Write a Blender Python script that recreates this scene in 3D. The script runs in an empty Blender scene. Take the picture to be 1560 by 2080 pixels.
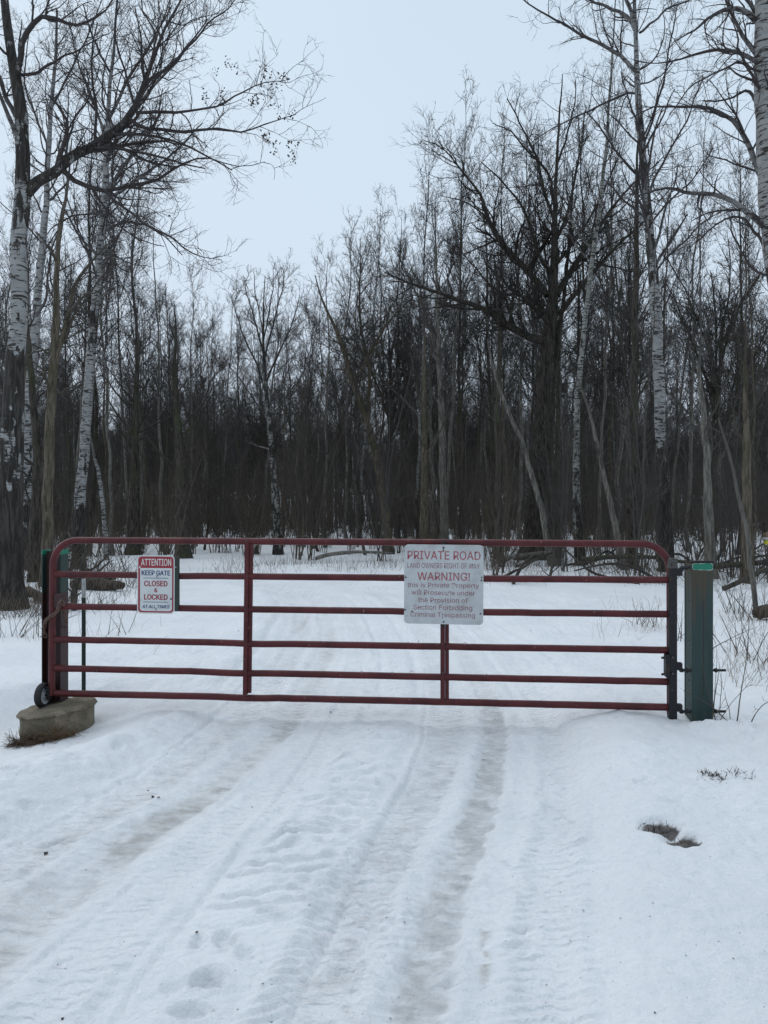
import bpy, math, random
import numpy as np
from mathutils import Vector, Matrix
PI = math.pi
R_ = math.radians
random.seed(7)
rng = np.random.default_rng(11)
scene = bpy.context.scene
COL = scene.collection

# ------------------------------------------------------------------ camera, world, sun, exposure
CAM_H = 1.62
F = 1500.0                 # focal length in photograph pixels (1560 x 2080)
cam_d = bpy.data.cameras.new('camera')
cam_d.sensor_fit = 'VERTICAL'
cam_d.sensor_height = 36.0
cam_d.lens = F / 2080 * 36.0
cam_d.clip_end = 3000
cam_d.clip_start = 0.05
cam = bpy.data.objects.new('camera', cam_d)
COL.objects.link(cam)
cam.location = (0, 0, CAM_H)
cam.rotation_euler = (PI / 2, 0, 0)
scene.camera = cam

SUN_EL, SUN_AZ = 50.0, 322.0        # azimuth clockwise from +Y
world = bpy.data.worlds.new('World')
scene.world = world
world.use_nodes = True
nt = world.node_tree
nt.nodes.clear()
wo = nt.nodes.new('ShaderNodeOutputWorld')
bg = nt.nodes.new('ShaderNodeBackground')
sky = nt.nodes.new('ShaderNodeTexSky')
sky.sky_type = 'NISHITA'
sky.sun_disc = False
sky.sun_elevation = R_(SUN_EL)
sky.sun_rotation = R_(SUN_AZ)
sky.air_density = 1.0
sky.dust_density = 3.0
bg.inputs['Strength'].default_value = 0.1
# an even overcast cloud deck over the clear-sky model, a little brighter towards the zenith
tc = nt.nodes.new('ShaderNodeTexCoord')
sep = nt.nodes.new('ShaderNodeSeparateXYZ')
nt.links.new(tc.outputs['Generated'], sep.inputs[0])
ramp = nt.nodes.new('ShaderNodeValToRGB')
ramp.color_ramp.elements[0].position = 0.0
ramp.color_ramp.elements[0].color = (0.60, 0.682, 0.785, 1)
ramp.color_ramp.elements[1].position = 0.75
ramp.color_ramp.elements[1].color = (0.54, 0.665, 0.775, 1)
nt.links.new(sep.outputs['Z'], ramp.inputs[0])
cn = nt.nodes.new('ShaderNodeTexNoise')
cn.inputs['Scale'].default_value = 1.6
cn.inputs['Detail'].default_value = 3
nt.links.new(tc.outputs['Generated'], cn.inputs['Vector'])
cmr = nt.nodes.new('ShaderNodeMapRange')
cmr.inputs['To Min'].default_value = 10.6
cmr.inputs['To Max'].default_value = 11.4
nt.links.new(cn.outputs['Fac'], cmr.inputs['Value'])
cmul = nt.nodes.new('ShaderNodeVectorMath')
cmul.operation = 'SCALE'
nt.links.new(ramp.outputs['Color'], cmul.inputs[0])
nt.links.new(cmr.outputs[0], cmul.inputs['Scale'])
wmix = nt.nodes.new('ShaderNodeMix')
wmix.data_type = 'RGBA'
wmix.inputs[0].default_value = 0.93
nt.links.new(sky.outputs[0], wmix.inputs[6])
nt.links.new(cmul.outputs[0], wmix.inputs[7])
nt.links.new(wmix.outputs[2], bg.inputs['Color'])
nt.links.new(bg.outputs[0], wo.inputs['Surface'])

sun_d = bpy.data.lights.new('sun', 'SUN')
sun_d.energy = 1.4
sun_d.angle = R_(85)
sun_d.color = (0.97, 0.985, 1.0)
sun = bpy.data.objects.new('sun', sun_d)
COL.objects.link(sun)
sd = Vector((math.sin(R_(SUN_AZ)) * math.cos(R_(SUN_EL)), math.cos(R_(SUN_AZ)) * math.cos(R_(SUN_EL)), math.sin(R_(SUN_EL))))
sun.rotation_euler = sd.to_track_quat('Z', 'Y').to_euler()
sun.location = (0, 0, 40)

scene.view_settings.view_transform = 'Standard'
scene.view_settings.look = 'None'
scene.view_settings.gamma = 1.0
scene.view_settings.exposure = 0.08
scene.view_settings.use_curve_mapping = False
scene.render.engine = 'CYCLES'
scene.cycles.max_bounces = 5
scene.cycles.diffuse_bounces = 3
scene.cycles.glossy_bounces = 2


def P(px, py, Z):
    """a point of the place measured at photograph pixel (px, py) and distance Z"""
    return np.array([(px - 780) / F * Z, Z, CAM_H - (py - 1040) / F * Z])


# ------------------------------------------------------------------ noise
def _hash(ix, iy, seed):
    n = (ix.astype(np.int64) * 374761393 + iy.astype(np.int64) * 668265263 + seed * 974711) & 0x7fffffff
    n = ((n ^ (n >> 13)) * 1274126177) & 0x7fffffff
    return ((n ^ (n >> 16)) & 0xffff) / 65535.0


def vnoise(x, y, seed=0):
    ix, iy = np.floor(x), np.floor(y)
    fx, fy = x - ix, y - iy
    fx = fx * fx * fx * (fx * (fx * 6 - 15) + 10)
    fy = fy * fy * fy * (fy * (fy * 6 - 15) + 10)
    a, b = _hash(ix, iy, seed), _hash(ix + 1, iy, seed)
    c, d = _hash(ix, iy + 1, seed), _hash(ix + 1, iy + 1, seed)
    return (a + (b - a) * fx + (c - a) * fy + (a - b - c + d) * fx * fy) * 2 - 1


def fbm(x, y, seed=0, octaves=4, gain=0.5):
    s, a, tot = 0, 1.0, 0
    ca, sa = math.cos(0.6), math.sin(0.6)
    for o in range(octaves):
        s = s + a * vnoise(x, y, seed + o * 17)
        tot += a
        a *= gain
        x, y = (x * ca - y * sa) * 2.03 + 3.1, (x * sa + y * ca) * 2.03 + 1.7
    return s / tot


def sstep(a, b, x):
    t = np.clip((x - a) / (b - a), 0, 1)
    return t * t * (3 - 2 * t)


def gauss(x, c, w):
    return np.exp(-((x - c) / w) ** 2)


# ------------------------------------------------------------------ objects
def tag(o, label=None, cat=None, group=None, kind=None):
    if label: o['label'] = label
    if cat: o['category'] = cat
    if group: o['group'] = group
    if kind: o['kind'] = kind
    return o


def empty(name, loc, label=None, cat=None, group=None):
    o = bpy.data.objects.new(name, None)
    o.empty_display_size = 0.2
    o.location = loc
    COL.objects.link(o)
    return tag(o, label, cat, group)


def make_mesh(name, V, faces, attrs=None, smooth=True):
    """V (n,3); faces: (m,k) array, or a list of index lists"""
    me = bpy.data.meshes.new(name)
    V = np.asarray(V, dtype=np.float32)
    if isinstance(faces, np.ndarray):
        me.vertices.add(len(V))
        me.vertices.foreach_set('co', V.ravel())
        m, k = faces.shape
        me.loops.add(m * k)
        me.loops.foreach_set('vertex_index', faces.astype(np.int32).ravel())
        me.polygons.add(m)
        me.polygons.foreach_set('loop_start', np.arange(0, m * k, k, dtype=np.int32))
        me.polygons.foreach_set('loop_total', np.full(m, k, dtype=np.int32))
        me.update(calc_edges=True)
    else:
        me.from_pydata([tuple(map(float, v)) for v in V], [], [tuple(int(i) for i in f) for f in faces])
        me.update()
    if smooth:
        me.polygons.foreach_set('use_smooth', np.ones(len(me.polygons), dtype=bool))
    for k, a in (attrs or {}).items():
        at = me.attributes.new(k, 'FLOAT', 'POINT')
        at.data.foreach_set('value', np.asarray(a, dtype=np.float32))
    return me


def add(name, me, mat=None, parent=None, loc=None):
    o = bpy.data.objects.new(name, me)
    COL.objects.link(o)
    if mat is not None and me is not None and not me.materials:
        me.materials.append(mat)
    if parent is not None:
        o.parent = parent
    if loc is not None:
        o.location = loc
    return o


class MB:
    """collects boxes, tubes, prisms given in world space; build() links one mesh"""
    def __init__(self):
        self.v, self.f, self.n = [], [], 0

    def raw(self, V, Fs):
        V = np.asarray(V, float)
        self.v.append(V)
        self.f += [[i + self.n for i in f] for f in Fs]
        self.n += len(V)
        return self

    def box(self, c, s, M=None, bev=0.0):
        hx, hy, hz = s[0] / 2, s[1] / 2, s[2] / 2
        if bev <= 0:
            V = np.array([[x, y, z] for x in (-hx, hx) for y in (-hy, hy) for z in (-hz, hz)])
            Fs = [(0, 1, 3, 2), (4, 6, 7, 5), (0, 4, 5, 1), (2, 3, 7, 6), (0, 2, 6, 4), (1, 5, 7, 3)]
        else:
            b = bev
            ring = [(-hx + b, -hy), (hx - b, -hy), (hx, -hy + b), (hx, hy - b), (hx - b, hy), (-hx + b, hy), (-hx, hy - b), (-hx, -hy + b)]
            V, Fs = [], []
            for z, sc in ((-hz, 1), (-hz + b, 0), (hz - b, 0), (hz, 1)):
                for x, y in ring:
                    V.append((x * (1 - sc * b / hx * 0.8), y * (1 - sc * b / hy * 0.8), z))
            for r in range(3):
                for k in range(8):
                    Fs.append((r * 8 + k, r * 8 + (k + 1) % 8, r * 8 + 8 + (k + 1) % 8, r * 8 + 8 + k))
            Fs += [tuple(range(7, -1, -1)), tuple(range(24, 32))]
            V = np.array(V)
        if M is not None:
            V = V @ np.array(M).T
        return self.raw(V + np.asarray(c, float), Fs)

    def tube(self, pts, rad, sides=12, cap=True, wob=0.0):
        pts = np.asarray(pts, float)
        n = len(pts)
        rad = np.full(n, rad) if np.isscalar(rad) else np.asarray(rad, float)
        T = np.gradient(pts, axis=0)
        T /= np.linalg.norm(T, axis=1)[:, None] + 1e-9
        ref = np.eye(3)[np.argmin(np.abs(T).mean(0))]
        N = np.cross(T, ref)
        N /= np.linalg.norm(N, axis=1)[:, None]
        B = np.cross(T, N)
        a = np.arange(sides) * 2 * PI / sides
        V = pts[:, None] + rad[:, None, None] * (N[:, None] * np.cos(a)[None, :, None] + B[:, None] * np.sin(a)[None, :, None])
        Fs = []
        for i in range(n - 1):
            for k in range(sides):
                Fs.append((i * sides + k, i * sides + (k + 1) % sides, (i + 1) * sides + (k + 1) % sides, (i + 1) * sides + k))
        if cap:
            Fs += [tuple(range(sides - 1, -1, -1)), tuple(range((n - 1) * sides, n * sides))]
        return self.raw(V.reshape(-1, 3), Fs)

    def build(self, name, mat, parent=None, smooth=False, bevel=0, base=None):
        V = np.concatenate(self.v)
        off = np.array(tuple(parent.location)) if parent is not None and parent.parent is None else np.zeros(3)
        if parent is not None and parent.parent is not None:
            off = np.array(parent.location) + np.array(parent.parent.location)
        loc = None
        if parent is None and base is not None:
            off = np.asarray(base, float)
            loc = tuple(off)
        me = make_mesh(name, V - off, self.f, smooth=smooth)
        o = add(name, me, mat, parent, loc)
        if smooth == 'auto' or smooth:
            try:
                me.shade_auto if False else None
                sharp = me.attributes.get('sharp_edge') or me.attributes.new('sharp_edge', 'BOOLEAN', 'EDGE')
                import bmesh
                bm = bmesh.new(); bm.from_mesh(me)
                vals = [(len(e.link_faces) != 2) or e.calc_face_angle(0) > 0.7 for e in bm.edges]
                bm.free()
                sharp.data.foreach_set('value', vals)
            except Exception:
                pass
        return o


# ------------------------------------------------------------------ materials
def newmat(name):
    m = bpy.data.materials.new(name)
    m.use_nodes = True
    n = m.node_tree
    b = n.nodes['Principled BSDF']
    return m, n, b


def N(n, t, **kw):
    nd = n.nodes.new(t)
    for k, v in kw.items():
        if k in nd.inputs:
            nd.inputs[k].default_value = v
        else:
            setattr(nd, k, v)
    return nd


def L(n, a, b):
    n.links.new(a, b)


def mixc(n, fac, a, b):
    m = n.nodes.new('ShaderNodeMix')
    m.data_type = 'RGBA'
    for s, v in ((0, fac), (6, a), (7, b)):
        if hasattr(v, 'links') or isinstance(v, bpy.types.NodeSocket):
            n.links.new(v, m.inputs[s])
        elif s == 0:
            m.inputs[0].default_value = v
        else:
            m.inputs[s].default_value = (*v, 1)
    return m.outputs[2]


def mrange(n, val, a, b, c=0.0, d=1.0, smooth=True):
    m = n.nodes.new('ShaderNodeMapRange')
    if smooth:
        m.interpolation_type = 'SMOOTHSTEP'
    n.links.new(val, m.inputs['Value'])
    for k, v in zip(('From Min', 'From Max', 'To Min', 'To Max'), (a, b, c, d)):
        m.inputs[k].default_value = v
    return m.outputs[0]


def math_(n, op, a, b=None):
    m = n.nodes.new('ShaderNodeMath')
    m.operation = op
    for i, v in enumerate((a, b)):
        if v is None: continue
        if isinstance(v, bpy.types.NodeSocket): n.links.new(v, m.inputs[i])
        else: m.inputs[i].default_value = v
    return m.outputs[0]


def noise(n, vec, scale, detail=3, rough=0.5, dist=0.0):
    t = N(n, 'ShaderNodeTexNoise')
    t.inputs['Scale'].default_value = scale
    t.inputs['Detail'].default_value = detail
    t.inputs['Roughness'].default_value = rough
    t.inputs['Distortion'].default_value = dist
    if vec is not None: n.links.new(vec, t.inputs['Vector'])
    return t.outputs['Fac']


def mapping(n, scale, out='Object'):
    t = N(n, 'ShaderNodeTexCoord')
    m = N(n, 'ShaderNodeMapping')
    m.inputs['Scale'].default_value = scale
    n.links.new(t.outputs[out], m.inputs['Vector'])
    return m.outputs[0]


def attr(n, name):
    a = N(n, 'ShaderNodeAttribute', attribute_name=name)
    return a.outputs['Fac']


def bump(n, b, h, strength, dist=0.01):
    m = N(n, 'ShaderNodeBump')
    m.inputs['Strength'].default_value = strength
    m.inputs['Distance'].default_value = dist
    n.links.new(h, m.inputs['Height'])
    n.links.new(m.outputs[0], b.inputs['Normal'])
    return m


def bark_mat(name, limb, twig, furrow=0.5, r0=0.012, r1=0.05, moss=None):
    m, n, b = newmat(name)
    v = mapping(n, (9, 9, 1.3))
    f = noise(n, v, 2.2, 5, 0.65, 0.6)
    base = mixc(n, mrange(n, f, 0.36, 0.62), tuple(c * (1 - furrow) for c in limb), tuple(min(1, c * (1 + furrow * 0.8)) for c in limb))
    big = noise(n, mapping(n, (1, 1, 0.6)), 1.3, 2)
    if moss:
        base = mixc(n, mrange(n, big, 0.5, 0.66, 0, 0.7), base, moss)
    col = mixc(n, mrange(n, attr(n, 'rad'), r0, r1), twig, base)
    L(n, col, b.inputs['Base Color'])
    b.inputs['Roughness'].default_value = 0.9
    b.inputs['Specular IOR Level'].default_value = 0.15
    bump(n, b, f, 0.8, 0.03)
    return m


def birch_mat(name, white=(0.29, 0.29, 0.285), dark=(0.035, 0.03, 0.027), twig=(0.05, 0.042, 0.042), r0=0.02, r1=0.07):
    m, n, b = newmat(name)
    v = mapping(n, (5, 5, 26))
    dash = noise(n, v, 1.0, 3, 0.55, 0.4)
    v2 = mapping(n, (7, 7, 5))
    blot = noise(n, v2, 1.0, 3, 0.6)
    marks = math_(n, 'MAXIMUM', mrange(n, dash, 0.51, 0.60), mrange(n, blot, 0.64, 0.68))
    tone = noise(n, mapping(n, (2, 2, 4)), 2.0, 4)
    wh = mixc(n, mrange(n, tone, 0.3, 0.7), tuple(c * 0.78 for c in white), white)
    light = mixc(n, marks, wh, dark)
    f = noise(n, mapping(n, (14, 14, 1.6)), 1.6, 5, 0.65, 0.6)
    rough = mixc(n, mrange(n, f, 0.4, 0.68), tuple(c * 0.6 for c in dark), (0.06, 0.055, 0.05))
    wz = attr(n, 'wz')
    edge = math_(n, 'ADD', wz, math_(n, 'MULTIPLY', math_(n, 'SUBTRACT', noise(n, mapping(n, (4, 4, 1.5)), 1.8, 4, 0.6), 0.5), 1.5))
    trunk = mixc(n, mrange(n, edge, 0.44, 0.54), rough, light)
    col = mixc(n, mrange(n, attr(n, 'rad'), r0, r1), twig, trunk)
    L(n, col, b.inputs['Base Color'])
    b.inputs['Roughness'].default_value = 0.8
    b.inputs['Specular IOR Level'].default_value = 0.2
    bump(n, b, f, 0.5, 0.02)
    return m


M = {}
M['bark_dark'] = bark_mat('bark_dark', (0.055, 0.048, 0.040), (0.052, 0.046, 0.042), moss=(0.05, 0.055, 0.03))
M['bark_oak'] = bark_mat('bark_oak', (0.038, 0.033, 0.028), (0.035, 0.03, 0.028), 0.6)
M['bark_grey'] = bark_mat('bark_grey', (0.155, 0.143, 0.125), (0.08, 0.072, 0.068), 0.45)
M['bark_brown'] = bark_mat('bark_brown', (0.10, 0.084, 0.064), (0.07, 0.06, 0.052), 0.5, moss=(0.055, 0.055, 0.03))
M['bark_birch'] = birch_mat('bark_birch')
M['bark_birch_far'] = birch_mat('bark_birch_far', (0.27, 0.27, 0.26), r0=0.015, r1=0.05)
M['bark_aspen'] = birch_mat('bark_aspen', (0.26, 0.26, 0.24), r0=0.008, r1=0.035, twig=(0.06, 0.052, 0.05))
M['twig'] = bark_mat('twig', (0.11, 0.09, 0.07), (0.095, 0.08, 0.064), 0.4)


def simple(name, col, rough=0.5, metal=0.0, spec=0.5, var=0.2, scale=8, bmp=0.0, col2=None, fac=(0.45, 0.7)):
    m, n, b = newmat(name)
    v = mapping(n, (1, 1, 1))
    f = noise(n, v, scale, 5, 0.6)
    c2 = col2 or tuple(c * (1 - var) for c in col)
    c = mixc(n, mrange(n, f, *fac), col, c2)
    L(n, c, b.inputs['Base Color'])
    b.inputs['Roughness'].default_value = rough
    b.inputs['Metallic'].default_value = metal
    b.inputs['Specular IOR Level'].default_value = spec
    if bmp:
        bump(n, b, noise(n, v, scale * 4, 4, 0.7), bmp, 0.004)
    return m


# red enamel on the gate: faded on the upper side of the tubes, chips and scratches
def red_paint():
    m, n, b = newmat('red_paint')
    v = mapping(n, (1, 1, 1))
    f = noise(n, v, 5, 5, 0.65)
    base = mixc(n, mrange(n, f, 0.35, 0.7), (0.088, 0.011, 0.013), (0.050, 0.0075, 0.009))
    streak = noise(n, mapping(n, (3, 30, 60)), 1.0, 3)
    base = mixc(n, mrange(n, streak, 0.55, 0.8, 0, 0.4), base, (0.16, 0.035, 0.037))
    chip = noise(n, v, 42, 2, 0.5)
    base = mixc(n, mrange(n, chip, 0.735, 0.75), base, (0.25, 0.17, 0.14))
    dk = noise(n, v, 30, 2, 0.5, 0.5)
    base = mixc(n, mrange(n, dk, 0.70, 0.74), base, (0.02, 0.008, 0.008))
    L(n, base, b.inputs['Base Color'])
    L(n, mrange(n, f, 0.3, 0.7, 0.42, 0.6), b.inputs['Roughness'])
    b.inputs['Specular IOR Level'].default_value = 0.35
    bump(n, b, f, 0.1, 0.003)
    return m


M['red'] = red_paint()
M['red_dark'] = simple('red_oxide_paint', (0.035, 0.010, 0.010), 0.6, var=0.5, scale=10)
M['black_steel'] = simple('black_steel', (0.010, 0.010, 0.012), 0.55, 0.3, col2=(0.05, 0.028, 0.018), scale=14, fac=(0.55, 0.75), bmp=0.2)
M['rusty_chain'] = simple('rusty_chain', (0.15, 0.095, 0.08), 0.7, 0.3, col2=(0.10, 0.06, 0.045), scale=40)
M['bolt'] = simple('bolt_steel', (0.09, 0.09, 0.09), 0.5, 0.7, col2=(0.05, 0.03, 0.02), scale=60)
M['rubber'] = simple('black_rubber', (0.012, 0.012, 0.013), 0.75, var=0.3)
M['rim'] = simple('white_rim', (0.48, 0.49, 0.52), 0.5, col2=(0.25, 0.24, 0.24), scale=25)
M['tee_green'] = simple('tee_green', (0.012, 0.028, 0.022), 0.6, col2=(0.025, 0.02, 0.015), scale=20)
M['tee_white'] = simple('tee_white', (0.42, 0.42, 0.42), 0.6, col2=(0.12, 0.10, 0.09), scale=30, fac=(0.55, 0.7))
M['wood_log'] = bark_mat('log_bark', (0.075, 0.06, 0.048), (0.06, 0.05, 0.04), 0.6)
M['leaf'] = simple('dead_leaf', (0.035, 0.022, 0.016), 0.8, var=0.5)
M['grass'] = simple('dry_grass', (0.20, 0.13, 0.075), 0.8, var=0.6, scale=3, col2=(0.09, 0.06, 0.04), fac=(0.4, 0.6))
M['weed'] = simple('dry_weed', (0.17, 0.125, 0.085), 0.8, scale=3, col2=(0.05, 0.035, 0.03), fac=(0.4, 0.6))
M['yellow'] = simple('yellow_plastic', (0.55, 0.48, 0.03), 0.5)
M['greywhite'] = simple('grey_lid', (0.4, 0.4, 0.4), 0.6)
M['tan'] = simple('tan_board', (0.16, 0.11, 0.07), 0.7)


def green_post(name, rust_top, zt, col=(0.009, 0.028, 0.026)):
    """weathered green paint, ochre rust wash near the top, dark run down the middle"""
    m, n, b = newmat(name)
    tcn = N(n, 'ShaderNodeTexCoord')
    sp = N(n, 'ShaderNodeSeparateXYZ')
    L(n, tcn.outputs['Object'], sp.inputs[0])
    f = noise(n, mapping(n, (10, 10, 1.5)), 2.0, 5, 0.65)
    f2 = noise(n, mapping(n, (1, 1, 0.5)), 12, 5, 0.7)
    base = mixc(n, mrange(n, f, 0.3, 0.7), col, tuple(c * 1.5 for c in col))
    base = mixc(n, mrange(n, f2, 0.62, 0.72, 0, 0.6), base, (0.02, 0.03, 0.03))
    hz = math_(n, 'ADD', sp.outputs['Z'], math_(n, 'MULTIPLY', math_(n, 'SUBTRACT', noise(n, mapping(n, (26, 26, 1.1)), 1.5, 4, 0.6), 0.5), 1.9))
    base = mixc(n, mrange(n, hz, zt - 0.55, zt, 0, rust_top), base, (0.055, 0.036, 0.016))
    base = mixc(n, mrange(n, noise(n, mapping(n, (1, 1, .6)), 21, 4, 0.7), 0.63, 0.68, 0, .75), base, (0.065, 0.036, 0.018))
    ax = math_(n, 'ABSOLUTE', math_(n, 'SUBTRACT', sp.outputs['X'], 0.004))
    run = math_(n, 'MULTIPLY', mrange(n, ax, 0.003, 0.006, 1, 0), mrange(n, noise(n, mapping(n, (2, 2, 5)), 1.3, 3), 0.40, 0.52))
    base = mixc(n, run, base, (0.012, 0.012, 0.01))
    L(n, base, b.inputs['Base Color'])
    b.inputs['Roughness'].default_value = 0.55
    bump(n, b, f2, 0.25, 0.004)
    return m


M['post_r'] = green_post('green_post_paint', 0.85, 1.26)
M['post_l'] = green_post('green_post_paint_dull', 0.0, 9, (0.008, 0.026, 0.022))
M['green_bright'] = simple('bright_green', (0.0, 0.165, 0.095), 0.5, var=0.15)
M['edge_white'] = simple('peeled_edge', (0.4, 0.45, 0.42), 0.7)


def concrete():
    m, n, b = newmat('concrete')
    v = mapping(n, (1, 1, 1))
    f = noise(n, v, 6, 6, 0.65)
    g = noise(n, v, 45, 4, 0.7)
    c = mixc(n, mrange(n, f, 0.3, 0.7), (0.25, 0.205, 0.145), (0.13, 0.11, 0.08))
    c = mixc(n, mrange(n, g, 0.52, 0.66, 0, 0.75), c, (0.06, 0.05, 0.036))
    c = mixc(n, mrange(n, noise(n, v, 14, 5, 0.7), 0.55, 0.68, 0, 0.6), c, (0.10, 0.085, 0.055))
    run = noise(n, mapping(n, (9, 9, 1.2)), 1.5, 4)
    c = mixc(n, mrange(n, run, 0.52, 0.7, 0, 0.55), c, (0.09, 0.08, 0.06))
    L(n, c, b.inputs['Base Color'])
    b.inputs['Roughness'].default_value = 0.92
    bump(n, b, g, 1.0, 0.02)
    return m


M['concrete'] = concrete()


def snow_mat():
    m, n, b = newmat('snow')
    v = mapping(n, (1, 1, 1))
    ice, dirt, lug = attr(n, 'ice'), attr(n, 'dirt'), attr(n, 'lug')
    rip = noise(n, mapping(n, (11, 26, 20)), 1.0, 5, 0.7, 0.4)
    big = noise(n, v, 1.1, 4, 0.6)
    fine = noise(n, v, 60, 5, 0.7)
    med = noise(n, v, 9, 5, 0.6, 0.3)
    base = mixc(n, mrange(n, big, 0.3, 0.7), (0.79, 0.79, 0.80), (0.715, 0.718, 0.735))
    isharp = mrange(n, math_(n, 'ADD', ice, math_(n, 'MULTIPLY', math_(n, 'SUBTRACT', noise(n, mapping(n, (1, 1.8, 1)), 16, 5, 0.75), 0.5), 0.85)), 0.18, 0.75)
    icef = math_(n, 'MULTIPLY', isharp, mrange(n, math_(n, 'ADD', math_(n, 'MULTIPLY', rip, 0.5), med), 0.58, 0.92, 1.0, 0.5))
    base = mixc(n, icef, base, (0.46, 0.465, 0.475))
    dm = noise(n, mapping(n, (3, 6, 3)), 3.0, 5, 0.7)
    dirtf = math_(n, 'MULTIPLY', dirt, mrange(n, dm, 0.36, 0.66, 0.25, 1.0))
    base = mixc(n, dirtf, base, (0.33, 0.295, 0.25))
    grain = noise(n, v, 38, 5, 0.75)
    base = mixc(n, mrange(n, grain, 0.36, 0.64, 0, 0.45), base, mixc(n, 0.5, base, (0.56, 0.585, 0.62)))
    crust = noise(n, mapping(n, (1, 1.6, 1)), 13, 5, 0.72, 0.6)
    base = mixc(n, mrange(n, crust, 0.54, 0.66, 0, 0.35), base, (0.60, 0.62, 0.65))
    speck = noise(n, v, 85, 1, 0.4)
    base = mixc(n, mrange(n, speck, 0.80, 0.82, 0, 0.8), base, (0.08, 0.06, 0.05))
    hole = attr(n, 'hole')
    base = mixc(n, hole, base, mixc(n, mrange(n, noise(n, v, 22, 4), 0.4, 0.6), (0.035, 0.027, 0.023), (0.12, 0.105, 0.10)))
    L(n, base, b.inputs['Base Color'])
    L(n, mrange(n, math_(n, 'MAXIMUM', ice, hole), 0, 1, 0.75, 0.34), b.inputs['Roughness'])
    b.inputs['Specular IOR Level'].default_value = 0.35
    wv = N(n, 'ShaderNodeTexWave')
    wv.wave_type = 'BANDS'
    wv.bands_direction = 'Y'
    wv.inputs['Scale'].default_value = 5.0
    wv.inputs['Distortion'].default_value = 5.5
    wv.inputs['Detail'].default_value = 3
    wv.inputs['Detail Scale'].default_value = 2.2
    L(n, mapping(n, (1, 1, 1)), wv.inputs['Vector'])
    h = math_(n, 'ADD', math_(n, 'MULTIPLY', wv.outputs['Fac'], math_(n, 'MULTIPLY', lug, 0.5)),
              math_(n, 'ADD', math_(n, 'MULTIPLY', fine, 0.34), math_(n, 'MULTIPLY', med, 0.55)))
    h = math_(n, 'ADD', h, math_(n, 'MULTIPLY', rip, math_(n, 'MULTIPLY', ice, 0.35)))
    bump(n, b, h, 1.0, 0.03)
    return m


M['snow'] = snow_mat()

# ------------------------------------------------------------------ the snow-covered ground
RY = np.array([0, 2.0, 2.41, 3.10, 3.63, 4.15, 5.28, 6.07, 7.0, 9.0, 11.0, 13.0, 14.5, 16.5, 18.5, 20.5, 22.5, 26, 40, 400.])
RX = np.array([-.12, .0, .10, .237, .387, .553, .79, .90, .93, .92, .78, .50, .12, -.95, -2.9, -5.6, -9.2, -18, -60, -900.])
_ry = np.linspace(0, 40, 1601)
_rx = np.interp(_ry, RY, RX)
_k = np.exp(-np.linspace(-2.5, 2.5, 41) ** 2); _k /= _k.sum()
_rx = np.convolve(np.pad(_rx, 20, mode='edge'), _k, mode='valid')
_rs = np.gradient(_rx, _ry)


def road(x, y):
    xr = np.interp(y, _ry, _rx)
    sl = np.interp(y, _ry, _rs)
    c = 1 / np.sqrt(1 + sl * sl)
    return (x - xr) * c


MID = lambda u: sstep(-2.5, -2.05, u) * (1 - sstep(0.45, 0.9, u))     # 1 on the driven way


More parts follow.
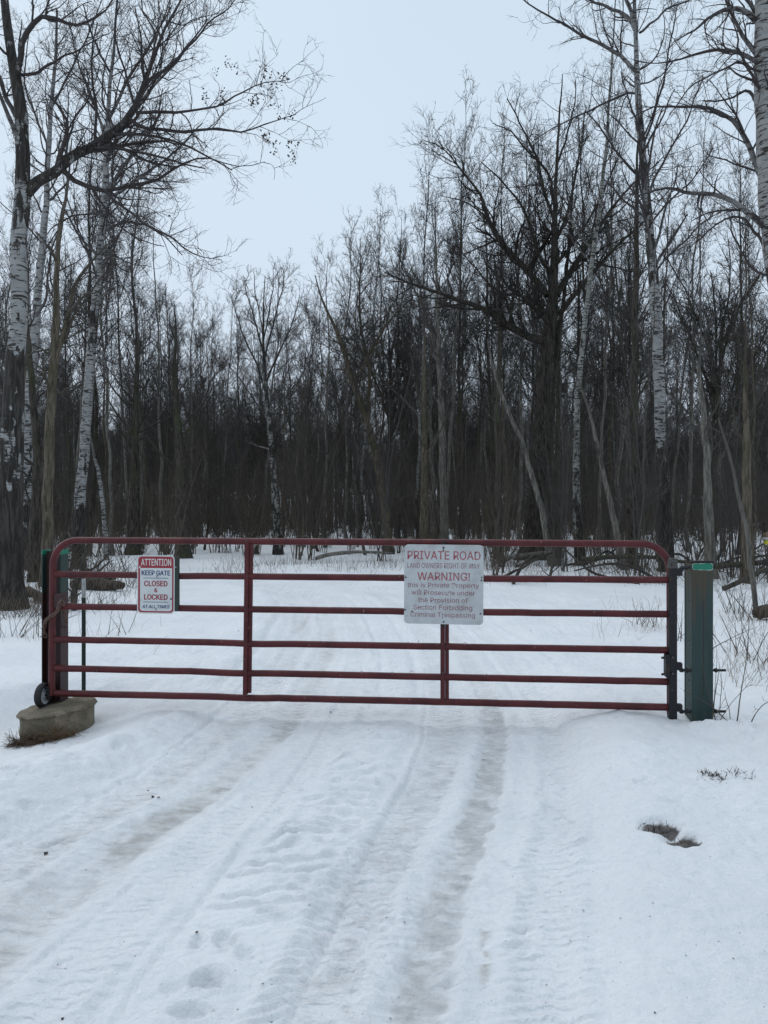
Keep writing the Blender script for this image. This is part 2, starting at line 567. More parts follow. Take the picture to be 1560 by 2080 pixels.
def ground_fields(x, y):
    x = np.asarray(x, float); y = np.asarray(y, float)
    u = road(x, y)
    near = 1 - sstep(14, 26, y)
    onr = MID(u)
    h = 0.055 * fbm(x * 0.35, y * 0.35, 3, 3) * (1 - 0.7 * onr) * (1 - .8 * sstep(2, 3.5, y) * (1 - sstep(9, 13, y)))
    h += (0.03 * fbm(x * 1.5, y * 1.5, 9, 4) * (1 - .7 * onr * sstep(3, 4, y) * (1 - sstep(8, 12, y))) + 0.010 * fbm(x * 6, y * 6, 21, 3)) * (1 - 0.55 * onr)
    h += 0.07 * (1 - onr) * sstep(1.0, 4.5, y)                      # snow banks on either side
    h += 0.014 * fbm(x * 3.0, y * 2.2, 33, 4) * onr * near + .0125 * fbm(x * 13, y * 15, 35, 4, .7) * near * (.45 + .9 * sstep(-.3, .5, vnoise(x * .9, y * .9, 38))) + .024 * np.abs(fbm(x * 5, y * 6, 36, 4, .6)) * near * (1 - .5 * onr) + .016 * np.abs(fbm(x * 1.9, y * 1.9, 37, 3)) * (1 - onr)
    # berm thrown up on the shoulders
    h += 0.045 * gauss(u, 1.05 + 0.15 * vnoise(y * .7, y * 0, 5), 0.28) * near * (0.6 + 0.5 * vnoise(y * 1.3, x * 0 + 2, 8))
    h += 0.05 * gauss(u, -2.55 + 0.15 * vnoise(y * .7, y * 0, 6), 0.3) * near * (1 - gauss(y, 6.0, 1.1))
    lug = np.zeros_like(h); ice = np.zeros_like(h); dirt = np.zeros_like(h)
    wv = 0.03 * vnoise(y * 1.1, y * 0 + .5, 12)
    for c, w, d, i, g, dr in ((0.0, .095, .011, .72, .45, .50), (-.34, .13, .008, .62, .7, .15), (-1.60, .12, .012, .62, .5, .85),
                              (-1.95, .12, .008, .50, .6, .40), (.42, .10, .004, .16, .6, .0), (-1.22, .10, .004, .10, .6, .0)):
        k_ = int(c * 100) % 97
        uu = np.abs(u - c - wv)
        teeth = .016 * vnoise(y * 24, np.floor(x * 3) * 0 + c, 60 + k_) + .012 * vnoise(x * 9, y * 9, 61 + k_)
        flat = 1 - sstep(w * .72, w * 1.15, uu + teeth)
        brk = 0.62 + 0.55 * fbm(x * 1.6 + c * 9, y * 1.3, 40 + k_, 4, .6) + .25 * vnoise(x * 16, y * 22, 62 + k_)
        h -= d * flat * near
        rimz = gauss(uu, w * 1.35, .035)
        h += .012 * rimz * near * (.5 + .8 * vnoise(x * 11, y * 13, 63 + k_))
        saw = (y / (.052 + .006 * abs(c)) + 1.2 * vnoise(x * 4, y * 2, 64 + k_) + np.abs(u - c) * 6) % 1
        lugz = (gauss(uu, w * 1.25, .06) + .35 * flat) * near * (1 - sstep(4.5, 7, y)) * np.clip(.6 + 1.2 * vnoise(x * 2.2, y * 1.3, 65 + k_), 0, 1)
        h += .017 * g * lugz * (sstep(0, .25, saw) * (1 - sstep(.5, 1, saw)))
        lug = np.maximum(lug, g * gauss(u, c + wv, w * 1.6) * near)
        ice = np.maximum(ice, .42 * g * lugz * sstep(.45, .6, saw) * (1 - sstep(.9, 1, saw)))
        ice = np.maximum(ice, i * flat * np.clip(brk, 0.1, 1.1) * (1 - .75 * sstep(5.4, 7.5, y)) * (1 - sstep(7, 17, y)))
        dirt = np.maximum(dirt, dr * gauss(u, c + wv + (.03 if c < -1 else 0.0), w * .85) * np.clip(brk, .2, 1.2) * (1 - sstep(5, 13, y) * .75))
    # patches where boots and wheels polished the snow
    pol = sstep(.28, .6, fbm(x * 2.2, y * 2.8, 120, 4, .6)) * onr * (1 - sstep(5, 9, y))
    ice = np.maximum(ice, .30 * pol)
    # narrow grooves (sled runner / skid marks) and ridges
    for ys, xs, dep, w in (((2.0, 2.35, 3.74, 4.46, 5.34, 7.5), (-.43, -.31, -.037, .149, .29, .42), .010, .009),
                           ((2.0, 2.37, 2.78, 3.52, 4.23, 5.1, 6.2), (-.95, -.87, -.815, -.716, -.606, -.48, -.40), .008, .010),
                           ((2.3, 3.02, 3.98, 5.2), (-1.40, -1.16, -.94, -.72), .006, .010),
                           ((2.8, 4.08, 5.17, 7.0), (-2.10, -1.65, -1.41, -1.25), .009, .010)):
        xc = np.interp(y, ys, xs) + 0.012 * vnoise(y * 2.3, y * 0, int(dep * 1000) + 60)
        m = sstep(1.9, 2.2, y) * (1 - sstep(ys[-1] - .6, ys[-1] + .6, y))
        h -= dep * gauss(x, xc, w) * m
        h += dep * .7 * gauss(x, xc - .035, .025) * m
    xc = np.interp(y, (2.0, 2.35, 3.74, 4.46, 5.34, 7.5), (-.43, -.31, -.037, .149, .29, .42))
    m = (1 - sstep(4.4, 9.0, y))
    h += 0.020 * (1 - sstep(-.13, .0, x - xc)) * sstep(-1.05, -.75, u) * m      # higher strip left of the groove
    # older wheel lines beyond the gate, running with the road
    for cu, w_, dp in ((-.62, .05, .016), (-.98, .04, .012), (.82, .06, .016), (.25, .03, .010), (-2.35, .05, .018)):
        h -= 1.3 * dp * gauss(u, cu + .05 * vnoise(y * .5, y * 0 + cu, 66), w_) * sstep(5.8, 7.2, y) * (1 - sstep(18, 24, y))
    h += .05 * gauss(u, -2.95, .45) * sstep(6.4, 7.4, y) * (1 - sstep(11, 15, y)) * (1 + .6 * fbm(x * 1.5, y * 1.1, 68, 3))
    # cross ribs of a snow machine in the middle strip
    cr = sstep(-.62, -.50, x - xc) * (1 - sstep(-.18, -.06, x - xc)) * m * sstep(2.6, 3.2, y)
    ph = y / .125 + 0.9 * vnoise(x * 5, y * 3, 71) + .5 * vnoise(x * 2, y * 7, 72)
    fr = ph - np.floor(ph)
    h += cr * (0.026 * sstep(0, .16, fr) * (1 - sstep(.5, 1, fr)) + .014 * vnoise(x * 14, y * 14, 73))
    # trampled humps and lumps left of the road and on the strip
    lum = sstep(-3.6, -2.6, x) * (1 - sstep(-1.9, -1.4, u)) * (1 - sstep(6, 9, y))
    h += 0.055 * np.abs(fbm(x * 2.6, y * 3.4, 81, 4)) * lum
    # plough line left by the swinging gate and the bank curving to the right
    h += 0.009 * gauss(y, 5.36 + .03 * vnoise(x * 3, x * 0, 5), .045) * sstep(-.2, .05, x) * (1 - sstep(1.2, 1.6, x))
    h += 0.003 * gauss(y, 5.22, .10) * sstep(.0, .2, x) * (1 - sstep(1.1, 1.5, x)) * -1
    rb = np.interp(x, (1.1, 1.35, 1.55, 1.9, 2.3), (4.35, 4.75, 5.15, 5.45, 5.6))
    side = sstep(1.18, 1.42, x + .35 * (5.0 - np.clip(y, 3.6, 5.2)) * .35 + .05 * vnoise(x * 5, y * 5, 31))
    h += 0.05 * side * sstep(3.3, 4.4, y) * (1 - sstep(5.9, 7.5, y))
    h += .012 * fbm(x * 8, y * 8, 91, 3) * gauss(x, 1.35, .16) * gauss(y, 4.9, .55)
    # humps round the posts, drift by the concrete footing
    h += 0.018 * gauss(x, 2.42, .18) * gauss(y, 5.28, .14)
    rx = np.interp(y, (4.3, 4.6, 5.0, 5.3), (2.30, 2.66, 2.50, 2.30))
    h += (.085 + .14 * np.abs(fbm(x * 5, y * 5, 94, 4, .6))) * gauss(x, rx, .115) * sstep(4.35, 4.6, y) * (1 - sstep(5.2, 5.5, y))
    h += 0.075 * gauss(x, 2.73, .10) * gauss(y, 4.70, .11) + .02 * fbm(x * 9, y * 9, 95, 3) * gauss(x, 2.6, .3) * gauss(y, 4.9, .4)
    h += 0.02 * gauss(x, -1.95, .34) * gauss(y, 5.70, .34)
    wb = 1 - sstep(.38, .95, np.sqrt(((x + 2.75) / 1.15) ** 2 + ((y - 5.6) / 1.45) ** 2))
    ht = -.195 + .17 * (np.clip(x, -3.4, -2.1) + 2.95) + .012 * fbm(x * 5, y * 5, 97, 3) + .035 * gauss(x, -3.25, .22) 
    h = h * (1 - wb) + ht * wb
    h -= .085 * gauss(x, 2.38, .5) * gauss(y, 5.35, .55)
    h -= .060 * gauss(x, -1.85, .55) * gauss(y, 5.75, .75)
    h -= .034 * onr * (1 - sstep(4.3, 6.6, y))
    # prints and melt holes
    hole = np.zeros_like(h)
    for px, py, a, bb, dep in ((590, 1683, .045, .03, .03), (545, 1843, .055, .03, .025), (420, 1972, .06, .055, .04), (1065, 1868, .06, .05, .018),
                               (1048, 1905, .06, .04, .018), (1035, 1728, .05, .04, .014), (385, 2035, .08, .04, .03), (400, 1895, .03, .05, .02),
                               (1300, 1622, .07, .04, .02), (1090, 1780, .05, .03, .012), (60, 1645, .05, .05, .02), (480, 1760, .05, .04, .02), (650, 1540, .045, .035, .018), (700, 1620, .05, .035, .018), (1180, 1700, .06, .04, .018), (1230, 1560, .05, .04, .016), (150, 1560, .06, .05, .025), (240, 1530, .05, .05, .02), (110, 1690, .06, .045, .02), (920, 1960, .05, .04, .012), (455, 1890, .05, .06, .03), (500, 1925, .045, .05, .022), (350, 1990, .05, .05, .02), (610, 1790, .045, .04, .02), (560, 1725, .04, .035, .016), (20, 1600, .05, .05, .02), (190, 1610, .05, .045, .02), (60, 1760, .05, .05, .015), (700, 1950, .05, .04, .012)):
        Z = CAM_H * F / (py - 1040) * 0.985
        X = (px - 780) / F * Z
        r = np.sqrt(((x - X) / a) ** 2 + ((y - Z) / bb) ** 2) + .28 * vnoise(x * 26, y * 26, 14) + .16 * vnoise(x * 60, y * 60, 16)
        h -= dep * (1 - sstep(.35, 1.05, r))
        h += dep * .25 * gauss(r, 1.25, .25)
    for X, Z, a, bb in ((1.355, 3.61, .080, .070), (1.40, 3.47, .080, .050)):
        r = np.sqrt(((x - X) / a) ** 2 + ((y - Z) / bb) ** 2) + .30 * fbm(x * 15, y * 15, 15, 4, .65)
        h -= .030 * (1 - sstep(.85, 1.6, r))
        hole = np.maximum(hole, 1 - sstep(.92, 1.06, r))
    # brown seep line in the right rut
    xs = .405 + .01 * vnoise(y * 6, y * 0, 2) + (y - 2.9) * .18
    dirt = np.maximum(dirt, .9 * gauss(x, xs, .02) * (vnoise(x * 12, y * 24, 3) > .05) * sstep(2.5, 2.7, y) * (1 - sstep(3.0, 3.15, y)))
    dirt = np.maximum(dirt, .5 * gauss(x, .19, .07) * (1 - sstep(2.4, 2.7, y)) * sstep(-.2, .5, fbm(x * 14, y * 8, 4, 3)))
    dirt = np.maximum(dirt, .45 * gauss(x, -1.55, .18) * gauss(y, 3.0, .35))
    dirt = np.maximum(dirt, .95 * gauss(x, -1.0, .22) * gauss(y, 10.4, 2.4) * sstep(.1, .5, fbm(x * 5, y * 1.2, 6, 3)))
    h += .012 * onr * sstep(5.8, 7.2, y)
    h += .028 * fbm(x * 1.3, y * .8, 131, 3) * onr * sstep(6.5, 8, y) * (1 - sstep(14, 20, y))
    # forest floor
    fl = sstep(18, 30, y)
    h += fl * .12 * fbm(x * .12, y * .12, 101, 3)
    h += fl * .05 * fbm(x * .9, y * .9, 105, 3)
    return h, ice, dirt, lug, hole


def gh(x, y):
    return float(ground_fields(np.array([x]), np.array([y]))[0][0])


def axis(start, stop, step_fn):
    a = [start]
    while a[-1] < stop:
        a.append(a[-1] + step_fn(a[-1]))
    return a


xs_pos = axis(0, 420, lambda v: 0.0135 if v < 3.0 else min(30, 0.0135 + (v - 3.0) * 0.075))
xs = np.array([-v for v in xs_pos[:0:-1]] + xs_pos)
ys_f = axis(2.15, 700, lambda v: max(0.0095, 1.15 * v * v / 1196 if v < 30 else (v - 30) * 0.09 + 0.86))
ys_b = axis(2.15, 30, lambda v: 0.03 + (v - 2.15) * 0.3)
ys = np.array([2 * 2.15 - v for v in ys_b[:0:-1]] + ys_f)
GX, GY = np.meshgrid(xs, ys)
gx, gy = GX.ravel(), GY.ravel()
h, ice, dirt, lug, hole = ground_fields(gx, gy)
nx, ny = len(xs), len(ys)
idx = np.arange(nx * ny).reshape(ny, nx)
Fq = np.stack([idx[:-1, :-1], idx[:-1, 1:], idx[1:, 1:], idx[1:, :-1]], -1).reshape(-1, 4)
me = make_mesh('snow_ground', np.stack([gx, gy, h], 1), Fq, dict(ice=ice, dirt=dirt, lug=lug, hole=hole))
tag(add('snow_ground', me, M['snow']), 'snow covered ground with an icy rutted track', kind='structure')
print('ground', nx, ny, nx * ny)


# ------------------------------------------------------------------ growing bare wood
def norm(v):
    return v / (np.linalg.norm(v, axis=-1, keepdims=True) + 1e-9)


def resample(pts, rad, S, wob=0.0, seed=0):
    """Catmull-Rom through pts, S points"""
    pts = np.asarray(pts, float); rad = np.asarray(rad, float)
    n = len(pts)
    if n == 2:
        t = np.linspace(0, 1, S)[:, None]
        Q = pts[0] * (1 - t) + pts[1] * t
        r = np.interp(np.linspace(0, 1, S), [0, 1], rad)
    else:
        d = np.r_[0, np.cumsum(np.linalg.norm(np.diff(pts, axis=0), axis=1))]
        tt = np.interp(np.linspace(0, d[-1], S), d, np.arange(n))
        i = np.clip(tt.astype(int), 0, n - 2); f = (tt - i)[:, None]
        p0, p1, p2, p3 = pts[np.clip(i - 1, 0, n - 1)], pts[i], pts[i + 1], pts[np.clip(i + 2, 0, n - 1)]
        Q = 0.5 * ((2 * p1) + (-p0 + p2) * f + (2 * p0 - 5 * p1 + 4 * p2 - p3) * f ** 2 + (-p0 + 3 * p1 - 3 * p2 + p3) * f ** 3)
        r = np.interp(tt, np.arange(n), rad)
    if wob:
        g = np.random.default_rng(seed)
        w = g.normal(0, wob, (S, 3)); w[0] = 0
        w = (w + np.roll(w, 1, 0)) / 2; w[0] = 0
        Q = Q + w
    return Q, r


def tube_arr(Pn, Rn, sides, lump=0.0, g=None):
    """Pn (n,s,3), Rn (n,s) -> verts, quads, rad"""
    n, s, _ = Pn.shape
    T = np.empty_like(Pn)
    T[:, 1:-1] = Pn[:, 2:] - Pn[:, :-2]
    T[:, 0] = Pn[:, 1] - Pn[:, 0]
    T[:, -1] = Pn[:, -1] - Pn[:, -2]
    T = norm(T)
    mean = np.abs(T.mean(1))
    ref = np.eye(3)[np.argmin(mean, 1)]
    Nn = norm(np.cross(T, ref[:, None, :]))
    B = np.cross(T, Nn)
    a = np.arange(sides) * 2 * PI / sides
    rr = Rn[:, :, None]
    if lump:
        rr = rr * (1 + lump * g.normal(0, 1, (n, s, sides)))
    V = Pn[:, :, None] + rr[..., None] * (Nn[:, :, None] * np.cos(a)[None, None, :, None] + B[:, :, None] * np.sin(a)[None, None, :, None])
    base = (np.arange(n) * s * sides)[:, None, None]
    i = np.arange(s - 1)[None, :, None] * sides
    k = np.arange(sides)[None, None, :]
    k2 = (k + 1) % sides
    q = np.stack([base + i + k, base + i + k2, base + i + sides + k2, base + i + sides + k], -1).reshape(-1, 4)
    return V.reshape(-1, 3), q, np.repeat(Rn.reshape(-1), sides)


class Wood:
    def __init__(self):
        self.V, self.Q, self.R, self.W, self.n = [], [], [], [], 0

    def add(self, Pn, Rn, sides, lump=0.0, g=None, wz=0.0):
        if Pn.ndim == 2:
            Pn, Rn = Pn[None], Rn[None]
        if len(Pn) == 0: return self
        V, q, r = tube_arr(Pn, Rn, sides, lump, g)
        self.V.append(V); self.Q.append(q + self.n); self.R.append(r)
        w = np.full(len(V), wz) if np.isscalar(wz) else np.repeat(wz.reshape(-1), sides)
        self.W.append(w)
        self.n += len(V)
        return self

    def mesh(self, name, off=(0, 0, 0)):
        return make_mesh(name, np.concatenate(self.V) - np.asarray(off), np.concatenate(self.Q),
                         dict(rad=np.concatenate(self.R), wz=np.concatenate(self.W)))


def grow(g, Pn, Rn, per_m, t0, t1, ang, ln, S, up=0.15, wig=0.16, rk=0.55, rmin=0.002, lmin=0.05, taper=0.9, lcap=9, tip=0.25, ypull=0.0, nmax=None):
    """children of the polylines Pn: count by length, direction off the parent's own, sag or rise along the way"""
    n, s, _ = Pn.shape
    seg = np.linalg.norm(np.diff(Pn, axis=1), axis=2)
    plen = seg.sum(1)
    cnt = plen * (t1 - t0) * per_m * g.uniform(.75, 1.25, n)
    cnt = np.floor(cnt + g.random(n)).astype(int)
    par = np.repeat(np.arange(n), cnt)
    m = len(par)
    if nmax and m > nmax:
        par = par[np.sort(g.choice(m, nmax, replace=False))]
        m = nmax
    if m == 0:
        return np.zeros((0, S, 3)), np.zeros((0, S))
    t = t0 + (t1 - t0) * g.random(m) ** 0.9
    f = t * (s - 1)
    i = np.clip(f.astype(int), 0, s - 2); fr = (f - i)
    p = Pn[par, i] * (1 - fr)[:, None] + Pn[par, i + 1] * fr[:, None]
    r = Rn[par, i] * (1 - fr) + Rn[par, i + 1] * fr
    T = norm(Pn[par, i + 1] - Pn[par, i])
    rv = norm(g.normal(0, 1, (m, 3)))
    Bp = norm(np.cross(T, rv))
    a = np.radians(g.uniform(ang[0], ang[1], m))[:, None]
    d = norm(np.cos(a) * T + np.sin(a) * Bp)
    le = g.uniform(ln[0], ln[1], m) * plen[par] * (1.12 - 0.75 * t)
    le = np.clip(le, lmin, lcap)
    r0 = np.maximum(r * rk * g.uniform(.7, 1.1, m), rmin)
    r0 = np.minimum(r0, le * 0.03 + rmin)
    Q = np.empty((m, S, 3)); Q[:, 0] = p
    step = (le / (S - 1))[:, None]
    drift = g.normal(0, wig * .55, (m, 3))
    upv = np.array([0, 0, 1.0])
    for k in range(1, S):
        d = norm(d + upv * up + g.normal(0, wig, (m, 3)) + drift)
        Q[:, k] = Q[:, k - 1] + d * step
    tt = np.linspace(0, 1, S)[None]
    Rr = r0[:, None] * (1 - tt * (1 - tip) * taper) + 0.0
    return Q, np.maximum(Rr, rmin * .55)


def twiggery(w, g, Pn, Rn, dens=(3.2, 5.5, 7.0), up=0.12, ang=(28, 60), l2=(.25, .55), t0=.1, wz=0.0, rmin=.0028, wig=.17, cap=(2.4, 1.1, .5), nmax=(400, 2400, 6500), s3=3):
    A, Ra = grow(g, Pn, Rn, dens[0], t0, .99, ang, l2, 7, up, wig, .55, rmin * 1.7, cap[0] * .2, lcap=cap[0], nmax=nmax[0])
    w.add(A, Ra, 4, wz=wz)
    B, Rb = grow(g, A, Ra, dens[1], .1, 1, (25, 62), (.3, .65), 4, up, wig, .6, rmin * 1.25, cap[1] * .25, lcap=cap[1], nmax=nmax[1])
    w.add(B, Rb, 3, wz=wz)
    C, Rc = grow(g, B, Rb, dens[2], .1, 1, (25, 62), (.35, .75), s3, up * .8, wig, .75, rmin, cap[2] * .3, lcap=cap[2], nmax=nmax[2])
    w.add(C, Rc, 3, wz=wz)
    return C


def generic_tree(seed, H=18, r0=.15, kind='slim', mat='bark_dark'):
    g = np.random.default_rng(seed)
    wt, wc = Wood(), Wood()
    n = 16
    lean = g.normal(0, .035, 2)
    z = np.linspace(0, H * (1 if kind != 'fork' else .62), n)
    P0 = np.stack([lean[0] * z + np.cumsum(g.normal(0, .085, n)), lean[1] * z + np.cumsum(g.normal(0, .085, n)), z - .15], 1)
    P0[0, :2] = 0
    tt = np.linspace(0, 1, n)
    R0 = r0 * ((1 - tt) ** .8 * .93 + .05) * (1 + .45 * np.exp(-tt * 26))
    if kind == 'fork':
        R0 = r0 * (1 - .45 * tt) * (1 + .45 * np.exp(-tt * 20))
    wz = sstep(.06, .22, tt + g.normal(0, .02, n))
    wt.add(P0, R0, 8, .05, g, wz=wz)
    Pn, Rn = P0[None], R0[None]
    rm = .0056
    if kind == 'fork':
        A, Ra = grow(g, Pn, Rn, 9 / (H * .62 * .55), .36, .97, (14, 36), (.75, 1.05), 10, .10, .07, .72, .02, lcap=H * .6)
        wc.add(A, Ra, 6, wz=.9)
        Bq, Rb = grow(g, A, Ra, 1.6, .15, .97, (25, 48), (.28, .55), 8, .12, .11, .5, .009, .8, lcap=H * .2)
        wc.add(Bq, Rb, 4, wz=.9)
        twiggery(wc, g, A, Ra, (2.6, 5, 6.5), rmin=rm, cap=(1.6, .8, .5), nmax=(180, 1000, 2400), s3=2)
        twiggery(wc, g, Bq, Rb, (3.8, 5, 6.), rmin=rm, cap=(1.7, .9, .55), nmax=(460, 1700, 3200), s3=2)
    else:
        if kind == 'slim': par = (2.9, .34, (28, 48), (.13, .27), .12, .09)
        elif kind == 'broad': par = (2.4, .30, (35, 62), (.20, .38), .12, .11)
        else: par = (1.6, .18, (30, 55), (.18, .36), .12, .12)
        A, Ra = grow(g, Pn, Rn, par[0] * 18 / H, par[1], .99, par[2], par[3], 9, par[4], par[5], .40, .010, .8, lcap=H * .3)
        wc.add(A, Ra, 5, wz=.8)
        D, Rd = grow(g, Pn, Rn, .5, .12, par[1], (60, 95), (.04, .12), 5, -.02, .2, .2, .008, .3, lcap=2.2)
        wc.add(D, Rd, 3, wz=.3)
        twiggery(wc, g, A, Ra, (3.8, 5.2, 6.2), rmin=rm, cap=(1.8, .95, .55), nmax=(560, 2200, 4200), s3=2)
    return wt.mesh('tree_trunk'), wc.mesh('tree_crown')


def tree_from(meshes, mats, loc, sc, rz, label, group, cat='tree', name='bare_tree', lean=(0, 0)):
    e = empty(name, loc, label, cat, group)
    e.scale = sc if not np.isscalar(sc) else (sc, sc, sc)
    e.rotation_euler = (lean[0], lean[1], rz)
    t = add('trunk', meshes[0], mats[0], e)
    c = add('crown', meshes[1], mats[1], e)
    return e


VAR = []
specs = [('slim', 18, .115, 'bark_dark'), ('slim', 18, .10, 'bark_grey'), ('broad', 18, .14, 'bark_dark'), ('slim', 18, .105, 'bark_brown'),
         ('fork', 18, .16, 'bark_dark'), ('fork', 18, .14, 'bark_grey'), ('broad', 18, .12, 'bark_grey'), ('slim', 18, .10, 'bark_birch_far'),
         ('mid', 9, .045, 'bark_brown'), ('mid', 9, .05, 'bark_grey'), ('mid', 11, .06, 'bark_dark'), ('mid', 11, .055, 'bark_grey')]
for i, (kd, H, r0, mt) in enumerate(specs):
    VAR.append((generic_tree(100 + i * 7, H, r0, kd), M[mt], H, mt))

KINDNAME = {'bark_dark': ('dark-barked bare tree', 'bare_tree'), 'bark_grey': ('grey-barked bare tree', 'bare_tree'), 'bark_brown': ('brown-barked bare tree', 'bare_tree'),
            'bark_birch_far': ('slim white-barked tree', 'birch_tree')}

# skyline of the wood: photograph x -> y of the tree tops
SKX = np.array([-300, 0, 200, 330, 400, 460, 535, 590, 618, 650, 700, 745, 800, 850, 900, 950, 1010, 1060, 1130, 1200, 1260, 1400, 1560, 1860])
SKY = np.array([450, 520, 600, 640, 620, 600, 545, 570, 680, 560, 470, 450, 430, 380, 330, 330, 300, 280, 260, 300, 330, 360, 330, 300])
used_first = set()


def where(px, Z):
    for a, t in ((60, 'behind the thick left tree'), (240, 'behind the left birches'), (400, 'above the small sign'), (600, 'above the left gate brace'), (800, 'between gate brace and square sign'),
                 (1000, 'above the square sign'), (1180, 'beside the black oak'), (1400, 'beside the tall right birch'), (9999, 'above the right green post')):
        if px < a: break
    return t


def depth(Z): return 'front rank' if Z < 36 else ('middle rank' if Z < 54 else 'back rank')


def put(vi, X, Y, top_z, label, group, wide=1.0, name=None):
    (mt, mc), mat, H, mk = VAR[vi]
    z0 = gh(X, Y)
    s = (top_z - z0) / H
    sw = s * wide
    return tree_from((mt, mc), (mat, mat), (X, Y, z0), (sw, sw, s), random.uniform(0, 6.28), label, group, name=name or KINDNAME[mk][1])


# trees that make the skyline: (px, top_y, distance, variant, width factor)
sky_trees = [(535, 538, 46, 6, .95), (480, 590, 52, 0, .9), (425, 600, 50, 1, .9), (395, 625, 44, 3, .8), (360, 640, 40, 0, .8), (575, 600, 50, 3, .8),
             (610, 668, 58, 1, 1.0), (660, 500, 38, 6, .9), (640, 560, 44, 1, .9), (705, 435, 36, 1, .85), (730, 398, 40, 7, .8), (770, 470, 38, 4, .9), (810, 420, 34, 0, .9),
             (850, 300, 30, 7, .8), (905, 205, 28, 1, .8), (885, 350, 33, 5, .9), (940, 330, 31, 0, .9), (1000, 300, 32, 2, .8), (1030, 215, 29, 3, .75), (1060, 200, 31, 1, .8),
             (1180, 180, 30, 0, .8), (1215, 140, 27, 1, .7), (1250, 250, 33, 5, .8), (1400, 210, 27, 1, .8), (1440, 330, 24, 4, .8), (1500, 250, 26, 0, .8), (1345, 300, 31, 3, .8),
             (1530, 380, 22, 3, .8), (1470, 420, 29, 5, .8), (230, 330, 27, 1, 1.0), (330, 420, 30, 6, .9), (180, 180, 28, 0, .9), (290, 190, 31, 1, .9), (390, 560, 38, 6, .85), (340, 560, 36, 0, .9), (450, 585, 47, 6, .85), (300, 610, 34, 3, .85), (260, 560, 30, 6, .8), (130, 470, 26, 0, .8), (60, 430, 24, 3, .8), (10, 350, 27, 1, .8),
             (150, 330, 30, 1, .9), (260, 300, 33, 1, .75), (90, 250, 33, 7, .8), (330, 600, 42, 2, .7), (220, 470, 28, 3, .8), (-40, 420, 24, 2, .8), (1600, 300, 25, 2, .8)]
for i, (px, ty, Z, vi, wd) in enumerate(sky_trees):
    X = (px - 780) / F * Z
    top = CAM_H - (ty - 1040) / F * Z
    side = 'left of the road' if px < 345 else ('in the middle of the wood' if px < 780 else 'on the right side of the wood')
    kn = KINDNAME[VAR[vi][3]][0]
    put(vi, X, Z, top, f'skyline-topping {kn}, {depth(Z)}, {where(px, Z)}', f'tall trees on the skyline {side}', wd)

# the wood behind them, filled tree by tree
rr = random.Random(5)
pts = [((px - 780) / F * Z, Z) for px, ty, Z, vi, wd in sky_trees]
count = 0
tries = 0
GOAL = 215
while count < GOAL and tries < 20000:
    tries += 1
    Z = 24 + 52 * rr.random() ** .75
    px = rr.uniform(-140, 1700)
    X = (px - 780) / F * Z
    if px < 600 and Z < 29 and px > 330: continue
    if abs(px - 535) < 60 and Z < 45: continue
    if min((X - a) ** 2 + (Y - b) ** 2 for (a, b), Y in ((q, Z) for q in pts[-400:])) < (1.1 if Z < 50 else .8) ** 2: continue
    pts.append((X, Z))
    sk = np.interp(px, SKX, SKY)
    top_y = sk + 12 + rr.random() ** 1.5 * 170
    top = CAM_H - (top_y - 1040) / F * Z
    top = min(top, rr.uniform(15, 20))
    if top < 7: top = rr.uniform(7, 10)
    vi = rr.choice([0, 1, 2, 2, 3, 4, 5, 6, 6, 7, 3, 0]) if top > 13 else rr.choice([8, 9, 10, 11, 10])
    if rr.random() < .12:
        vi = rr.choice([8, 9]); top = min(top, rr.uniform(5, 9))
    side = 'left part' if px < 520 else ('middle part' if px < 1040 else 'right part')
    kn = KINDNAME[VAR[vi][3]][0]
    put(vi, X, Z, top, f'{"tall" if top > 12 else ("short" if top < 8 else "middling")} {kn} in the {depth(Z)} {where(px, Z)}', f'{kn}s crowded in the {side} of the wood', rr.uniform(.75, 1.0))
    count += 1
print('trees', count, tries)


